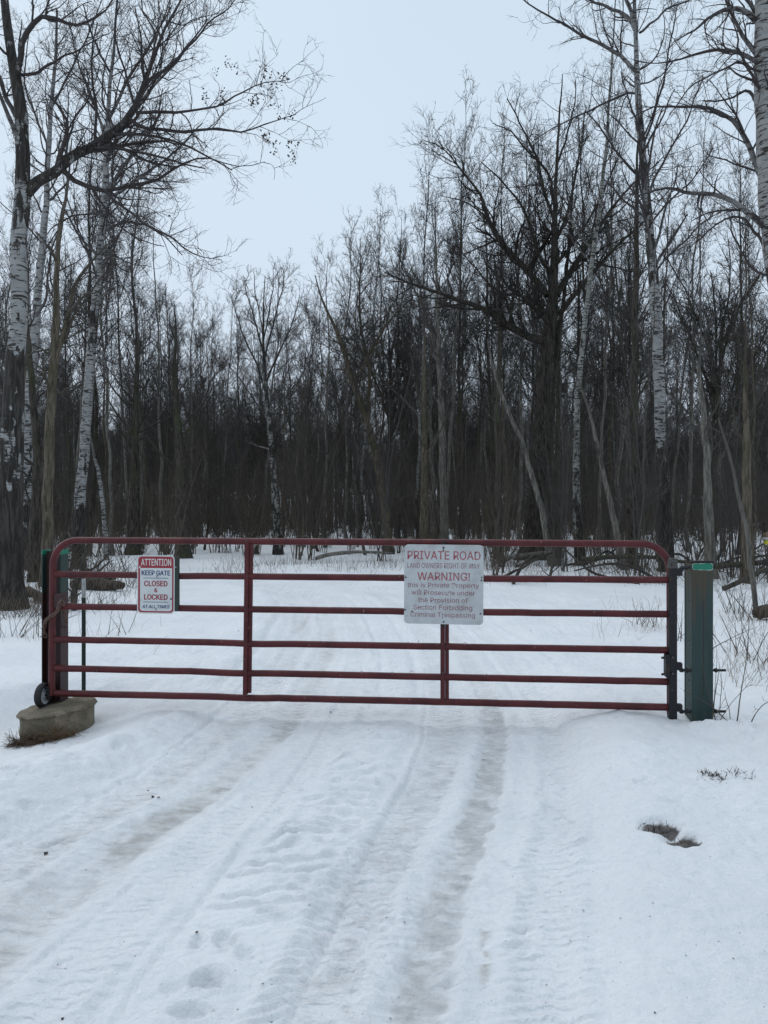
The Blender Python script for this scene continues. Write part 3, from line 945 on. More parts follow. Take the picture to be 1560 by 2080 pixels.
# ------------------------------------------------------------------ hero trees
def hero(name, label, Z, trunk, limbs, mat, zone=None, up=.1, dens=(3.2, 5.5, 7), trunk_t0=.45, tdens=.9, seed=1, cat='tree',
         leaves=None, l2=(.2, .42), cap=(2.6, 1.2, .5), nmax=(300, 2200, 6000), t1len=(.08, .2), rm=.003, extra=None, sides=14, wlimb=.02, group=None):
    """trunk: (px, py, width px); limbs: lists of (px, py, width px[, depth offset])"""
    g = np.random.default_rng(seed)
    pw = Z / F
    T = [P(a[0], a[1], Z) for a in trunk]
    base = T[0].copy()
    base[2] = gh(base[0], base[1]) - .05
    T[0] = base.copy()
    Q, R = resample(T, [a[2] * pw / 2 for a in trunk], 44, .012, seed)
    e = empty(name, tuple(base), label, cat, group)
    zz = Q[:, 2]
    wz = np.interp(np.array([1040 - (z - CAM_H) / pw for z in zz]), *zone) if zone else np.full(len(zz), .0)
    flare = 1 + .35 * np.exp(-(zz - zz[0]) / .35)
    w = Wood(); w.add(Q, R * flare, sides, .045, g, wz=wz)
    add('trunk', w.mesh('trunk', base), mat, e)
    allP, allR = [], []
    for lb in limbs:
        lw = Wood()
        pts_ = [P(a[0], a[1], Z + (a[3] if len(a) > 3 else 0)) for a in lb]
        q, r = resample(pts_, [a[2] * pw / 2 for a in lb], 16, wlimb, seed + len(allP))
        wzl = np.interp(np.array([1040 - (z - CAM_H) / pw for z in q[:, 2]]), *zone) if zone else np.zeros(16)
        lw.add(q, r, 8, .05, g, wz=wzl * .85)
        add('limb', lw.mesh('limb', base), mat, e)
        allP.append(q); allR.append(r)
    cw = Wood()
    if allP:
        A, Ra = np.array(allP), np.array(allR)
        B1, Rb1 = grow(g, A, Ra, 2.2, .12, 1., (25, 60), (.25, .5), 9, up, .13, .5, .006, .6, lcap=cap[0] * 1.2)
        cw.add(B1, Rb1, 4, wz=.6)
        twiggery(cw, g, A, Ra, dens, up, l2=l2, cap=cap, nmax=tuple(int(k * .8) for k in nmax), rmin=rm, wz=.3, s3=2 if Z > 15 else 3)
        twiggery(cw, g, B1, Rb1, dens, up, l2=(.3, .6), cap=cap, nmax=tuple(int(k * 1.0) for k in nmax), rmin=rm, wz=.3, s3=2 if Z > 15 else 3)
    if tdens:
        Tn, Rn = grow(g, Q[None], R[None], tdens, trunk_t0, .99, (35, 70), t1len, 9, up, .12, .38, .008, .4, lcap=cap[0] * 1.7)
        cw.add(Tn, Rn, 5, wz=.7)
        twiggery(cw, g, Tn, Rn, dens, up, l2=l2, cap=cap, nmax=tuple(int(k * 1.0) for k in nmax), rmin=rm, wz=.3, s3=2 if Z > 15 else 3)
    if cw.n:
        add('crown', cw.mesh('crown', base), mat, e)
    if leaves:
        V, Fs = [], []
        for (px, py, n_) in leaves:
            c = P(px, py, Z - .1)
            for k in range(n_):
                p = c + g.normal(0, 1, 3) * np.array([.034, .04, .036])
                u = norm(g.normal(0, 1, 3)); v = norm(np.cross(u, g.normal(0, 1, 3)))
                s = g.uniform(.017, .032)
                b0 = len(V)
                cc = norm(np.cross(u, v)) * s * .35
                V += [p - u * s, p + v * s * .6 + cc, p + u * s, p - v * s * .6 + cc, p]
                Fs += [(b0, b0 + 1, b0 + 4), (b0 + 1, b0 + 2, b0 + 4), (b0 + 2, b0 + 3, b0 + 4), (b0 + 3, b0, b0 + 4)]
        me = make_mesh('leaves', np.array(V) - base, Fs, smooth=False)
        tag(add('dead_leaves', me, M['leaf'], e), kind='stuff')
    return e


hero('birch_tree', 'thick pale tree at the left edge with a long limb arching over the gate', 12,
     [(15, 1262, 66), (18, 1100, 54), (20, 980, 48), (27, 850, 42), (38, 640, 32), (40, 500, 31), (44, 400, 31), (46, 290, 27), (40, 210, 24), (28, 130, 20), (14, 50, 17), (4, -60, 13), (-10, -200, 9), (-5, -340, 5)],
     [[(48, 398, 24), (66, 378, 22), (90, 360, 21), (122, 344, 20), (132, 326, 19), (170, 303, 17), (222, 274, 15), (254, 246, 14), (276, 205, 11), (296, 160, 9), (318, 110, 7), (335, 60, 6), (372, 0, 4, .3), (400, -60, 2, .4)],
      [(262, 240, 9), (285, 258, 8), (325, 262, 7), (380, 269, 6), (425, 262, 5), (500, 263, 3.4), (545, 250, 2.4), (602, 232, 1.4)],
      [(278, 228, 7), (320, 228, 6.5, -.1), (380, 224, 5, -.2), (430, 216, 4, -.2), (480, 195, 3, -.3), (530, 172, 2, -.3), (582, 160, 1.3, -.3)],
      [(126, 344, 13), (150, 368, 11, .1), (200, 386, 9, .2), (245, 380, 7.5, .3), (300, 370, 6.5, .3), (345, 352, 5, .4), (390, 326, 3.6, .4), (430, 322, 2.6, .5), (490, 343, 1.8, .5), (536, 330, 1.2, .5)],
      [(212, 386, 6, .2), (250, 420, 5, 0), (300, 455, 4.4, -.2), (350, 480, 3.6, -.3), (385, 508, 2.6, -.3), (420, 524, 1.8, -.3), (455, 530, 1.1, -.3)],
      [(292, 172, 7), (325, 150, 6, .2), (360, 120, 5, .3), (400, 80, 4, .5), (440, 35, 3, .6), (490, -10, 1.6, .7)],
      [(32, 160, 14), (45, 95, 11, -.2), (66, 50, 9.5, -.3), (84, 34, 9, -.3), (108, 42, 8.5, -.4), (140, 47, 6.5, -.4), (180, 44, 4.5, -.5), (215, 22, 3, -.5), (240, -20, 2, -.6)],
      [(44, 152, 6), (75, 148, 6, .2), (100, 128, 5, .3), (140, 112, 4, .5), (175, 95, 3, .6), (215, 66, 1.6, .7)],
      [(36, 240, 11), (16, 205, 9, .2), (2, 170, 8, .3), (-6, 110, 6, .5), (-20, 40, 4, .7)],
      [(130, 340, 6, .1), (138, 290, 5, .4), (148, 250, 4.5, .6), (165, 220, 4, .8), (185, 190, 2.5, .9), (200, 130, 1.5, 1)],
      [(232, 262, 5, .1), (215, 225, 4, .4), (205, 180, 3.5, .6), (215, 120, 2.5, .9), (235, 60, 1.5, 1)],
      [(318, 110, 5, 0), (312, 60, 4, .2), (290, 20, 3, .4), (285, -40, 2, .5)]],
     M['bark_birch'], zone=([0, 200, 420, 470, 560, 690, 720, 800, 840, 950, 1020, 1200], [.28, .30, .38, .46, .75, .85, .26, .26, .42, .42, .22, .05]),
     up=.05, dens=(4.4, 6.5, 8), trunk_t0=.55, tdens=.8, seed=3, nmax=(420, 3400, 9000), cap=(2.3, 1.15, .5), rm=.0026,
     leaves=[(462, 120, 8), (470, 135, 7), (440, 143, 9), (484, 140, 7), (452, 190, 5), (415, 195, 14), (455, 207, 9), (515, 205, 22), (522, 200, 10), (537, 148, 10), (548, 150, 6), (532, 178, 7), (570, 156, 9), (580, 160, 9),
             (552, 183, 12), (565, 178, 6), (550, 208, 9), (560, 215, 6), (570, 237, 6), (588, 240, 7), (600, 230, 5), (537, 272, 12), (545, 285, 14), (556, 292, 10), (558, 308, 6), (588, 290, 8), (600, 293, 6),
             (592, 312, 10), (598, 325, 8), (350, 437, 4)])

hero('birch_tree', 'tall white birch left of the gate with a snapped black branch stub', 21,
     [(158, 1165, 25.8), (163, 1020, 21.3), (170, 930, 19.8), (180, 800, 19.0), (187, 700, 18.2), (196, 600, 16.0), (204, 500, 13.7), (212, 420, 12.2), (216, 330, 10.6), (220, 250, 9.1), (224, 160, 6.8), (232, 80, 5.3), (238, -10, 3.8), (240, -90, 2.3)],
     [[(195, 715, 9), (206, 716, 8), (212, 730, 6), (214, 775, 3.5)], [(206, 420, 9), (230, 370, 8, .3), (255, 330, 7, .6), (290, 290, 5, .9), (320, 240, 3.5, 1.2), (330, 180, 2, 1.4)],
      [(190, 645, 5), (170, 632, 4, -.3), (145, 630, 2.5, -.5)], [(205, 520, 7), (222, 506, 6), (226, 560, 4), (216, 640, 3), (205, 690, 2)],
      [(216, 440, 5), (195, 435, 4, .5), (150, 440, 3.5, .8), (110, 460, 2.5, 1), (80, 500, 1.5, 1)], [(180, 770, 5), (150, 790, 4, .3), (120, 815, 3, .5), (100, 835, 2, .6)],
      [(200, 560, 5), (180, 520, 4, .4), (160, 470, 3, .8), (150, 400, 2, 1)],
      [(218, 320, 9), (250, 260, 8, -.4), (300, 190, 6, -.8), (360, 120, 4, -1.1), (420, 40, 2, -1.4)], [(222, 240, 7), (260, 160, 6, .5), (310, 80, 4, .9), (350, 10, 2, 1.2)], [(220, 290, 7), (190, 210, 5, .6), (160, 130, 3.5, 1), (140, 50, 2, 1.3)],
      [(212, 410, 7), (270, 370, 6, -.6), (340, 320, 4, -1), (410, 250, 2, -1.4)], [(208, 470, 6), (260, 450, 5, .7), (320, 470, 3.5, 1.2), (370, 520, 2, 1.5)], [(226, 150, 5), (190, 80, 4, -.5), (170, 10, 2.5, -.9)]],
     M['bark_birch'], zone=([0, 400, 600, 640, 700, 730, 850, 900, 1000, 1060, 1150], [.6, .85, .66, .35, .45, .75, .75, .7, .6, .3, .05]), up=.09, trunk_t0=.42, tdens=2.8, seed=5,
     dens=(3.2, 5.5, 6.5), t1len=(.12, .26), nmax=(620, 3600, 8500), rm=.0035, cap=(2.4, 1.2, .5))

hero('birch_tree', 'pale birch rising between the two larger birches on the left', 20,
     [(50, 1165, 24), (54, 1000, 21), (58, 880, 20), (64, 760, 18), (73, 640, 16), (84, 520, 14), (93, 420, 12), (98, 320, 10), (104, 220, 8), (112, 120, 6), (116, 20, 4)],
     [[(72, 645, 6), (88, 620, 5, -.3), (98, 560, 4, -.4), (108, 500, 3, -.4), (125, 440, 2, -.5)], [(95, 410, 5), (125, 385, 4, .4), (150, 350, 3, .7), (170, 290, 2, .9)], [(104, 220, 5), (140, 150, 4, .6), (180, 70, 3, 1), (210, -10, 1.6, 1.3)], [(100, 300, 5), (70, 230, 4, .6), (50, 150, 3, 1), (60, 60, 1.6, 1.2)]],
     M['bark_birch'], zone=([0, 800, 950, 1050, 1150], [.8, .75, .6, .35, .1]), up=.1, trunk_t0=.5, tdens=2.3, seed=8, dens=(3.2, 5.5, 6.5), nmax=(320, 1900, 4200), rm=.0035, t1len=(.1, .2))

hero('bare_tree', 'slim brown tree forking like a Y just behind the left gate post', 15,
     [(94, 1208, 24), (98, 1050, 21), (100, 900, 19), (106, 780, 17), (112, 690, 15), (114, 600, 12), (116, 520, 10), (124, 460, 8), (134, 400, 6), (140, 340, 4), (146, 280, 2)],
     [[(110, 760, 11), (122, 700, 10), (138, 640, 9, .2), (155, 580, 7, .3), (172, 545, 6, .3), (195, 520, 4, .4), (225, 490, 2, .5)], [(114, 530, 6), (104, 510, 5, -.3), (92, 490, 3, -.5), (70, 470, 2, -.6)],
      [(118, 690, 5), (150, 640, 4, .5), (200, 570, 3, .8), (240, 530, 1.5, 1)], [(108, 800, 5), (140, 790, 4, -.2), (170, 770, 2.5, -.4)], [(136, 640, 6), (170, 600, 4, -.4), (200, 590, 3, -.6), (230, 560, 1.5, -.8)]],
     M['bark_brown'], up=.05, trunk_t0=.35, tdens=2.1, seed=11, dens=(3.2, 5.5, 6.5), nmax=(260, 1400, 3200), rm=.003, cap=(1.8, .9, .4), t1len=(.08, .18))

hero('birch_tree', 'thin crooked white sapling trunk beside the tall left birch', 24,
     [(216, 1140, 9), (213, 1090, 8), (207, 1010, 8), (200, 960, 7), (190, 920, 5), (183, 880, 4)], [], M['bark_birch'], zone=([0, 1200], [.95, .95]), tdens=.8, trunk_t0=.6, seed=13, nmax=(20, 60, 80))

hero('oak_tree', 'massive black-trunked oak with wide limbs behind the white square sign', 24,
     [(1086, 1148, 62), (1088, 1080, 46), (1094, 980, 34), (1101, 880, 29), (1106, 790, 27), (1111, 710, 28), (1119, 640, 27), (1124, 580, 19), (1126, 500, 14), (1127, 430, 10), (1130, 350, 6.5), (1134, 270, 4.5), (1140, 200, 3), (1143, 150, 1.6)],
     [[(1110, 690, 20), (1085, 688, 17, -.3), (1050, 672, 14, -.6), (1010, 645, 12, -.9), (970, 622, 10, -1.2), (925, 606, 8, -1.4), (880, 592, 6, -1.6), (830, 572, 4, -1.8), (780, 552, 2, -2)],
      [(1112, 600, 15), (1085, 565, 13, .3), (1050, 530, 11, .6), (1015, 490, 10, .8), (990, 440, 8, 1), (975, 395, 6, 1.2), (940, 350, 4, 1.4), (900, 300, 2.5, 1.6), (860, 285, 1.5, 1.7)],
      [(1130, 600, 14), (1150, 565, 12, .3), (1180, 520, 10, .6), (1210, 470, 8, .8), (1245, 420, 6, 1), (1290, 370, 4, 1.2), (1340, 330, 2, 1.4)],
      [(1135, 640, 12), (1165, 600, 10, -.5), (1200, 560, 8, -.8), (1240, 510, 6, -1.2), (1290, 470, 4, -1.5), (1330, 430, 2, -1.6)],
      [(1120, 555, 9), (1095, 520, 8, -.5), (1080, 470, 6, -.8), (1060, 420, 5, -1), (1020, 370, 3, -1.2), (980, 330, 2, -1.4)],
      [(1112, 640, 10), (1080, 610, 8, .6), (1040, 590, 6, .9), (1010, 560, 4, 1), (985, 535, 2, 1.2)],
      [(1125, 500, 8), (1150, 440, 6, .4), (1165, 380, 5, .6), (1180, 300, 3.5, .8), (1190, 220, 2, .9)],
      [(1127, 450, 8), (1105, 390, 6, .4), (1090, 320, 5, .6), (1060, 260, 3.5, .8), (1030, 200, 2, .9)],
      [(1128, 410, 6), (1110, 350, 5, -.4), (1075, 310, 4, -.6), (1040, 270, 2.5, -.8), (1000, 250, 1.5, -.9)],
      [(1132, 330, 5), (1150, 280, 4, .4), (1165, 220, 3, .5), (1170, 160, 1.6, .6)],
      [(1118, 660, 9), (1100, 640, 8, -.8), (1060, 600, 6, -1.2), (1010, 590, 4, -1.5), (960, 540, 2.5, -1.8), (930, 500, 1.6, -2)],
      [(1128, 540, 7), (1160, 500, 6, -.8), (1200, 440, 4.5, -1.2), (1230, 380, 3, -1.5), (1260, 310, 2, -1.8)]],
     M['bark_oak'], up=.07, dens=(3.2, 5.5, 6.5), trunk_t0=.5, tdens=1.3, seed=17, nmax=(300, 1700, 4200), cap=(2.4, 1.2, .6), rm=.0036, t1len=(.1, .2))

hero('birch_tree', 'tall white birch on the right standing behind the hinge end of the gate', 19,
     [(1356, 1185, 28.8), (1352, 1050, 24.0), (1347, 950, 21.6), (1341, 860, 20.8), (1337, 740, 21.6), (1332, 640, 20.8), (1326, 540, 19.2), (1316, 440, 17.6), (1308, 340, 16.0), (1299, 240, 13.6), (1294, 160, 11.2), (1291, 90, 8.8), (1290, 20, 7.2), (1288, -60, 5.6), (1284, -180, 3.2)],
     [[(1296, 150, 9), (1283, 132, 8, -.2), (1245, 102, 7, -.4), (1210, 84, 6, -.6), (1175, 69, 5, -.7), (1137, 45, 4, -.8), (1100, 22, 3, -.9), (1060, 0, 2, -1)],
      [(1291, 62, 9), (1275, 38, 8, .2), (1235, 15, 6, .4), (1190, -2, 4, .6), (1140, -20, 2, .8)], [(1292, 60, 9), (1278, 20, 8), (1262, -30, 6), (1240, -120, 3)],
      [(1300, 66, 5), (1325, 45, 4.5, .3), (1360, 15, 4, .5), (1400, 0, 3, .7), (1440, -10, 2, .9)],
      [(1305, 300, 5), (1325, 250, 4.5, -.3), (1345, 180, 4, -.5), (1360, 90, 3, -.7), (1375, 10, 2, -.8)],
      [(1300, 192, 5), (1275, 190, 5, .4), (1240, 205, 4.5, .6), (1200, 225, 4, .8), (1160, 240, 3, 1), (1100, 275, 2, 1.2), (1040, 320, 1.2, 1.3)],
      [(1310, 370, 6), (1280, 340, 5, -.4), (1250, 305, 4, -.6), (1220, 260, 3, -.8), (1190, 225, 1.8, -.9)],
      [(1316, 470, 5), (1340, 430, 4, .4), (1370, 400, 3.5, .6), (1410, 360, 3, .8), (1450, 300, 1.8, 1)],
      [(1328, 560, 5), (1350, 530, 4, .4), (1390, 490, 3.5, .6), (1430, 450, 2.6, .8), (1490, 420, 1.6, 1)],
      [(1310, 400, 6), (1335, 350, 5, .6), (1370, 290, 4, .8), (1400, 230, 3, 1), (1430, 150, 2, 1.2)]],
     M['bark_birch'], zone=([0, 150, 210, 300, 420, 470, 560, 620, 800, 900, 960, 1100], [.95, .95, .6, .42, .48, .52, .40, .8, .9, .5, .3, .05]), up=.07, dens=(3.2, 5.5, 6.5), trunk_t0=.42, tdens=3.0, seed=23,
     nmax=(420, 2500, 5600), cap=(2.4, 1.2, .5), rm=.0033, t1len=(.1, .22))

hero('birch_tree', 'slimmer leaning birch between the black oak and the tall right birch', 21,
     [(1180, 1190, 20.4), (1174, 1060, 17.7), (1170, 940, 13.6), (1174, 820, 10.9), (1182, 720, 10.2), (1192, 620, 9.5), (1204, 520, 8.8), (1217, 430, 8.2), (1228, 330, 7.5), (1236, 230, 5.4), (1242, 130, 4.1), (1248, 40, 2.7), (1252, -40, 1.4)],
     [[(1205, 510, 5), (1180, 480, 4, .3), (1150, 430, 3, .5), (1130, 370, 2, .6)]],
     M['bark_aspen'], zone=([0, 400, 600, 900, 1000, 1100], [.7, .65, .62, .60, .45, .35]), up=.1, trunk_t0=.45, tdens=2.7, seed=29, dens=(3.2, 5.5, 6.5), nmax=(230, 1300, 2600), rm=.0035, t1len=(.08, .18))

hero('birch_tree', 'thick white birch cut by the right edge of the photo with arching limbs', 13,
     [(1640, 1240, 60), (1634, 1050, 54), (1622, 860, 50), (1600, 680, 48), (1580, 540, 46), (1566, 420, 44), (1558, 300, 40), (1553, 180, 37), (1551, 80, 34), (1550, 0, 31), (1548, -100, 26), (1545, -240, 18), (1540, -400, 8)],
     [[(1548, 45, 11), (1535, 40, 11), (1515, 24, 10, -.1), (1490, 17, 9, -.2), (1455, 25, 7, -.3), (1430, 45, 5, -.4), (1400, 70, 3.5, -.5), (1368, 86, 2, -.5)],
      [(1548, 135, 10), (1528, 118, 9), (1500, 106, 8, .2), (1465, 103, 7, .3), (1425, 108, 5.5, .4), (1385, 118, 4, .5), (1340, 130, 2.5, .6), (1290, 120, 1.6, .7)],
      [(1564, 478, 13), (1540, 452, 12), (1500, 420, 11, -.2), (1465, 400, 9.5, -.3), (1425, 390, 8, -.4), (1385, 387, 6.5, -.5), (1340, 385, 4.5, -.6), (1290, 400, 2.5, -.7)],
      [(1560, 400, 12), (1538, 340, 11, .2), (1520, 290, 10, .3), (1495, 255, 9, .4), (1465, 232, 7.5, .5), (1430, 219, 6.5, .6), (1380, 218, 5, .7), (1330, 218, 3.5, .8), (1280, 240, 2, .9)],
      [(1550, 185, 7), (1530, 160, 6, -.3), (1515, 135, 5, -.5), (1500, 100, 4, -.7), (1495, 60, 2.5, -.8), (1480, 30, 1.5, -.9)],
      [(1556, 240, 8), (1535, 205, 7, .4), (1520, 185, 6, .6), (1480, 200, 4, .8), (1430, 205, 2.5, 1)],
      [(1566, 520, 8), (1530, 470, 6, .4), (1500, 440, 5, .6), (1450, 460, 3.5, .8), (1400, 500, 2, 1)],
      [(1550, 60, 9), (1530, 20, 8, .4), (1500, -20, 6, .6), (1460, -60, 3, .8)],
      [(1552, 150, 5), (1500, 130, 4, -.5), (1450, 150, 3.5, -.7), (1400, 180, 2.5, -.9), (1360, 230, 1.6, -1)],
      [(1570, 560, 6), (1530, 545, 5, .3), (1500, 500, 4, .5), (1480, 440, 2.5, .6)]],
     M['bark_birch'], zone=([0, 350, 480, 700, 1000, 1200], [.95, .9, .55, .5, .3, .1]), up=.04, dens=(3.2, 5.5, 6.5), trunk_t0=.52, tdens=.8, seed=31, nmax=(360, 2200, 5200), cap=(2.0, 1.0, .42), rm=.0028)

hero('bare_tree', 'straight dark pole of a tree just left of the tall right birch', 20,
     [(1282, 1180, 24), (1284, 1000, 20), (1287, 850, 17), (1290, 700, 14), (1292, 560, 12), (1293, 450, 9), (1294, 360, 6), (1296, 280, 3)],
     [[(1288, 670, 6), (1268, 640, 5, .2), (1256, 618, 4, .2)]], M['bark_dark'], up=.12, tdens=3.2, trunk_t0=.25, seed=37, dens=(3.2, 5.5, 6.5), nmax=(260, 1400, 3000), rm=.0035, t1len=(.08, .2))
hero('bare_tree', 'dark tree with a double trunk against the oak', 25,
     [(1132, 1150, 14.3), (1133, 1000, 12.3), (1134, 850, 10.4), (1136, 700, 8.5), (1150, 560, 5.9), (1160, 440, 3.9), (1165, 340, 2.0)],
     [[(1135, 760, 5.9), (1122, 640, 5.2, .3), (1108, 520, 3.9, .5), (1090, 400, 2.0, .6)]], M['bark_dark'], up=.12, tdens=2.3, trunk_t0=.35, seed=41, dens=(3.2, 5.5, 6.5), nmax=(200, 1000, 2000), rm=.004)
hero('bare_tree', 'pale slanting trunk leaning left across the foot of the black oak', 21,
     [(1124, 1165, 17), (1112, 1100, 14), (1102, 1040, 12), (1084, 980, 11), (1060, 900, 9), (1030, 830, 7), (1005, 760, 5), (990, 690, 3)],
     [], M['bark_grey'], up=.1, tdens=2.1, trunk_t0=.45, seed=43, nmax=(90, 400, 800), rm=.0035)
hero('bare_tree', 'grey slanting trunk leaning left midway between oak and tall right birch', 19,
     [(1272, 1172, 14), (1256, 1100, 13), (1242, 1030, 11), (1225, 960, 9), (1213, 900, 7), (1195, 830, 5), (1170, 760, 3)],
     [], M['bark_grey'], up=.1, tdens=2.1, trunk_t0=.45, seed=47, nmax=(90, 400, 800), rm=.003)
hero('bare_tree', 'tall light grey straight trunk behind the top corner of the square sign', 27,
     [(903, 1142, 19), (901, 1000, 15), (898, 880, 14), (894, 760, 12), (888, 640, 8), (886, 520, 4), (884, 430, 1.5)],
     [[(895, 760, 6), (870, 660, 5, .4), (840, 580, 4, .6), (800, 500, 2, .8)], [(892, 700, 5), (930, 620, 4, .5), (970, 540, 2, .7)]], M['bark_grey'], up=.12, tdens=2.8, trunk_t0=.4, seed=53, nmax=(220, 1200, 2300), rm=.0045, t1len=(.1, .22))
hero('bare_tree', 'dark tree leaning left with a long raked trunk near the photo centre', 27,
     [(790, 1145, 20), (782, 1040, 17), (765, 930, 15), (742, 850, 13), (715, 770, 11), (697, 710, 9), (680, 665, 7), (655, 610, 4), (640, 560, 2)],
     [[(745, 860, 8), (750, 760, 7, .4), (735, 680, 5, .6), (730, 600, 3.5, .7), (735, 520, 2, .8)], [(720, 780, 6), (760, 700, 5, -.5), (800, 640, 3, -.8), (840, 600, 1.5, -1)]], M['bark_brown'], up=.1, tdens=2.7, trunk_t0=.4, seed=59, nmax=(220, 1200, 2300), rm=.0045)
hero('bare_tree', 'broad fan-crowned tree standing right of the upright gate brace', 27,
     [(566, 1150, 20), (562, 1060, 15), (556, 960, 13), (548, 880, 10), (541, 800, 8), (537, 740, 6.5), (535, 680, 4.5), (536, 620, 2.6), (538, 560, 1.4)],
     [[(541, 800, 4.3), (520, 740, 3.7, .4), (495, 680, 2.8, .7), (478, 630, 1.9, .9), (468, 595, 1.0, 1)], [(540, 780, 4.3), (560, 730, 3.7, -.4), (585, 680, 2.8, -.7), (602, 630, 1.9, -.9), (608, 600, 1.0, -1)],
      [(537, 740, 4.3), (525, 680, 3.4, -.6), (508, 620, 2.5, -.9), (496, 570, 1.2, -1.1)], [(537, 730, 4.3), (552, 670, 3.4, .6), (568, 610, 2.5, .9), (578, 560, 1.2, 1.1)],
      [(536, 690, 3.1), (528, 640, 2.5, .5), (518, 590, 1.9, .8), (514, 550, 1.0, .9)], [(536, 690, 3.1), (545, 640, 2.5, -.5), (553, 590, 1.9, -.8), (556, 548, 1.0, -.9)],
      [(548, 860, 3.1), (515, 810, 2.5, .8), (480, 760, 1.9, 1.4), (450, 720, 1.0, 1.8)], [(547, 850, 3.1), (585, 800, 2.5, .6), (620, 750, 1.9, 1.2), (640, 700, 1.0, 1.6)]],
     M['bark_aspen'], zone=([0, 700, 900, 1000, 1100, 1150], [.3, .34, .50, .48, .40, .1]), up=.13, tdens=1.2, trunk_t0=.35, seed=61, nmax=(380, 2000, 4400), rm=.0048, cap=(1.6, .9, .5))
for k, (px, w_, Z, lb, mt) in enumerate(((372, 24, 25, 'dark trunk seen just right of the small red and white sign', 'bark_dark'), (1012, 16, 23, 'dark leaning trunk right of the square white sign', 'bark_dark'),
                                          (272, 22, 27, 'stout dark stub-rooted tree left of the small red and white sign', 'bark_dark'), (862, 18, 25, 'dark trunk just left of the square white sign', 'bark_brown'),
                                          (1445, 18, 17, 'slender grey-brown tree leaning behind the right green post', 'bark_grey'), (1518, 20, 16, 'brown tree near the right edge with a yellow box beside it', 'bark_brown'))):
    ln = (-18, 0, 6, 0, -26, -4)[k]
    hero('bare_tree', lb, Z, [(px, 1040 + 1.6 * F / Z, w_ * 1.3), (px + ln * .3, 1000, w_ * .9), (px + ln * .6, 850, w_ * .6), (px + ln, 760, w_ * .38), (px + ln * .8, 680, w_ * .2), (px + ln, 620 - (px > 900) * 200, w_ * .07)],
         [], M[mt], up=.13, tdens=2.8, trunk_t0=.3, seed=70 + k, nmax=(230, 1100, 2100), rm=.0035, t1len=(.16, .32))
hero('bare_tree', 'dark rough tree crossing the brush at the far left edge of the photo', 16,
     [(72, 1200, 26), (70, 1080, 22), (76, 960, 18), (70, 840, 15), (60, 720, 12), (45, 600, 8), (30, 500, 4)], [[(74, 900, 6), (110, 850, 5, .3), (160, 820, 3, .5)]], M['bark_dark'], tdens=2.8, trunk_t0=.2, seed=83, nmax=(160, 800, 1500))


# ------------------------------------------------------------------ saplings, far wood and undergrowth
def sapling_mesh(seed, H=4.5, stems=5, spread=.5, lean=.12):
    g = np.random.default_rng(seed)
    w = Wood()
    S = 9
    b = g.normal(0, .12, (stems, 3)); b[:, 2] = -.1
    d = norm(np.concatenate([g.normal(0, lean, (stems, 2)), np.ones((stems, 1))], 1))
    Q = np.empty((stems, S, 3)); Q[:, 0] = b
    le = H * g.uniform(.5, 1, stems)
    for k in range(1, S):
        d = norm(d + g.normal(0, .06, (stems, 3)))
        Q[:, k] = Q[:, k - 1] + d * (le / (S - 1))[:, None]
    Rr = g.uniform(.012, .028, stems)[:, None] * (1 - np.linspace(0, .8, S)[None])
    w.add(Q, Rr, 4)
    A, Ra = grow(g, Q, Rr, 3.2, .15, 1, (25, 60), (.12, .34), 5, .12, .14, .55, .006, .2, lcap=1.6)
    w.add(A, Ra, 3)
    B, Rb = grow(g, A, Ra, 5, .15, 1, (25, 60), (.3, .6), 3, .1, .15, .7, .0045, .1, lcap=.7, nmax=520)
    w.add(B, Rb, 3)
    return w.mesh('sapling')


SAP = [sapling_mesh(301, 5.5, 8), sapling_mesh(302, 7, 6, lean=.08), sapling_mesh(303, 3.6, 10, lean=.3), sapling_mesh(304, 8, 5, lean=.06)]
sap_mats = [M['twig'], M['bark_brown'], M['twig'], M['bark_grey']]
sap_objs = []
rr = random.Random(9)
nsap = 0
for k in range(60):
    if k < 4: Z, px = (21, 24, 20, 26)[k], (330, 940, 1300, 610)[k]
    else:
        px = rr.uniform(-60, 1640)
        Z = rr.uniform(17, 25) if (px > 1000 or px < 90) else rr.uniform(23.5, 30)
        if 200 < px < 560: Z = rr.uniform(25, 31)
    X = (px - 780) / F * Z
    vi = k % 4
    side = 'left' if px < 400 else ('central' if px < 1000 else 'right-hand')
    o = add('sapling', SAP[vi], sap_mats[vi])
    o.location = (X, Z, gh(X, Z)); o.rotation_euler = (0, 0, rr.uniform(0, 6.28)); s = rr.uniform(.6, 1.1); o.scale = (s, s, s)
    tag(o, f'thin many-stemmed {"reddish-brown" if vi in (0, 2) else ("olive-brown" if vi == 1 else "tall grey")} sapling clump {where(px, Z)}', 'sapling', f'sapling clumps along the {side} edge of the wood')
    if k < 4: sap_objs.append(o)


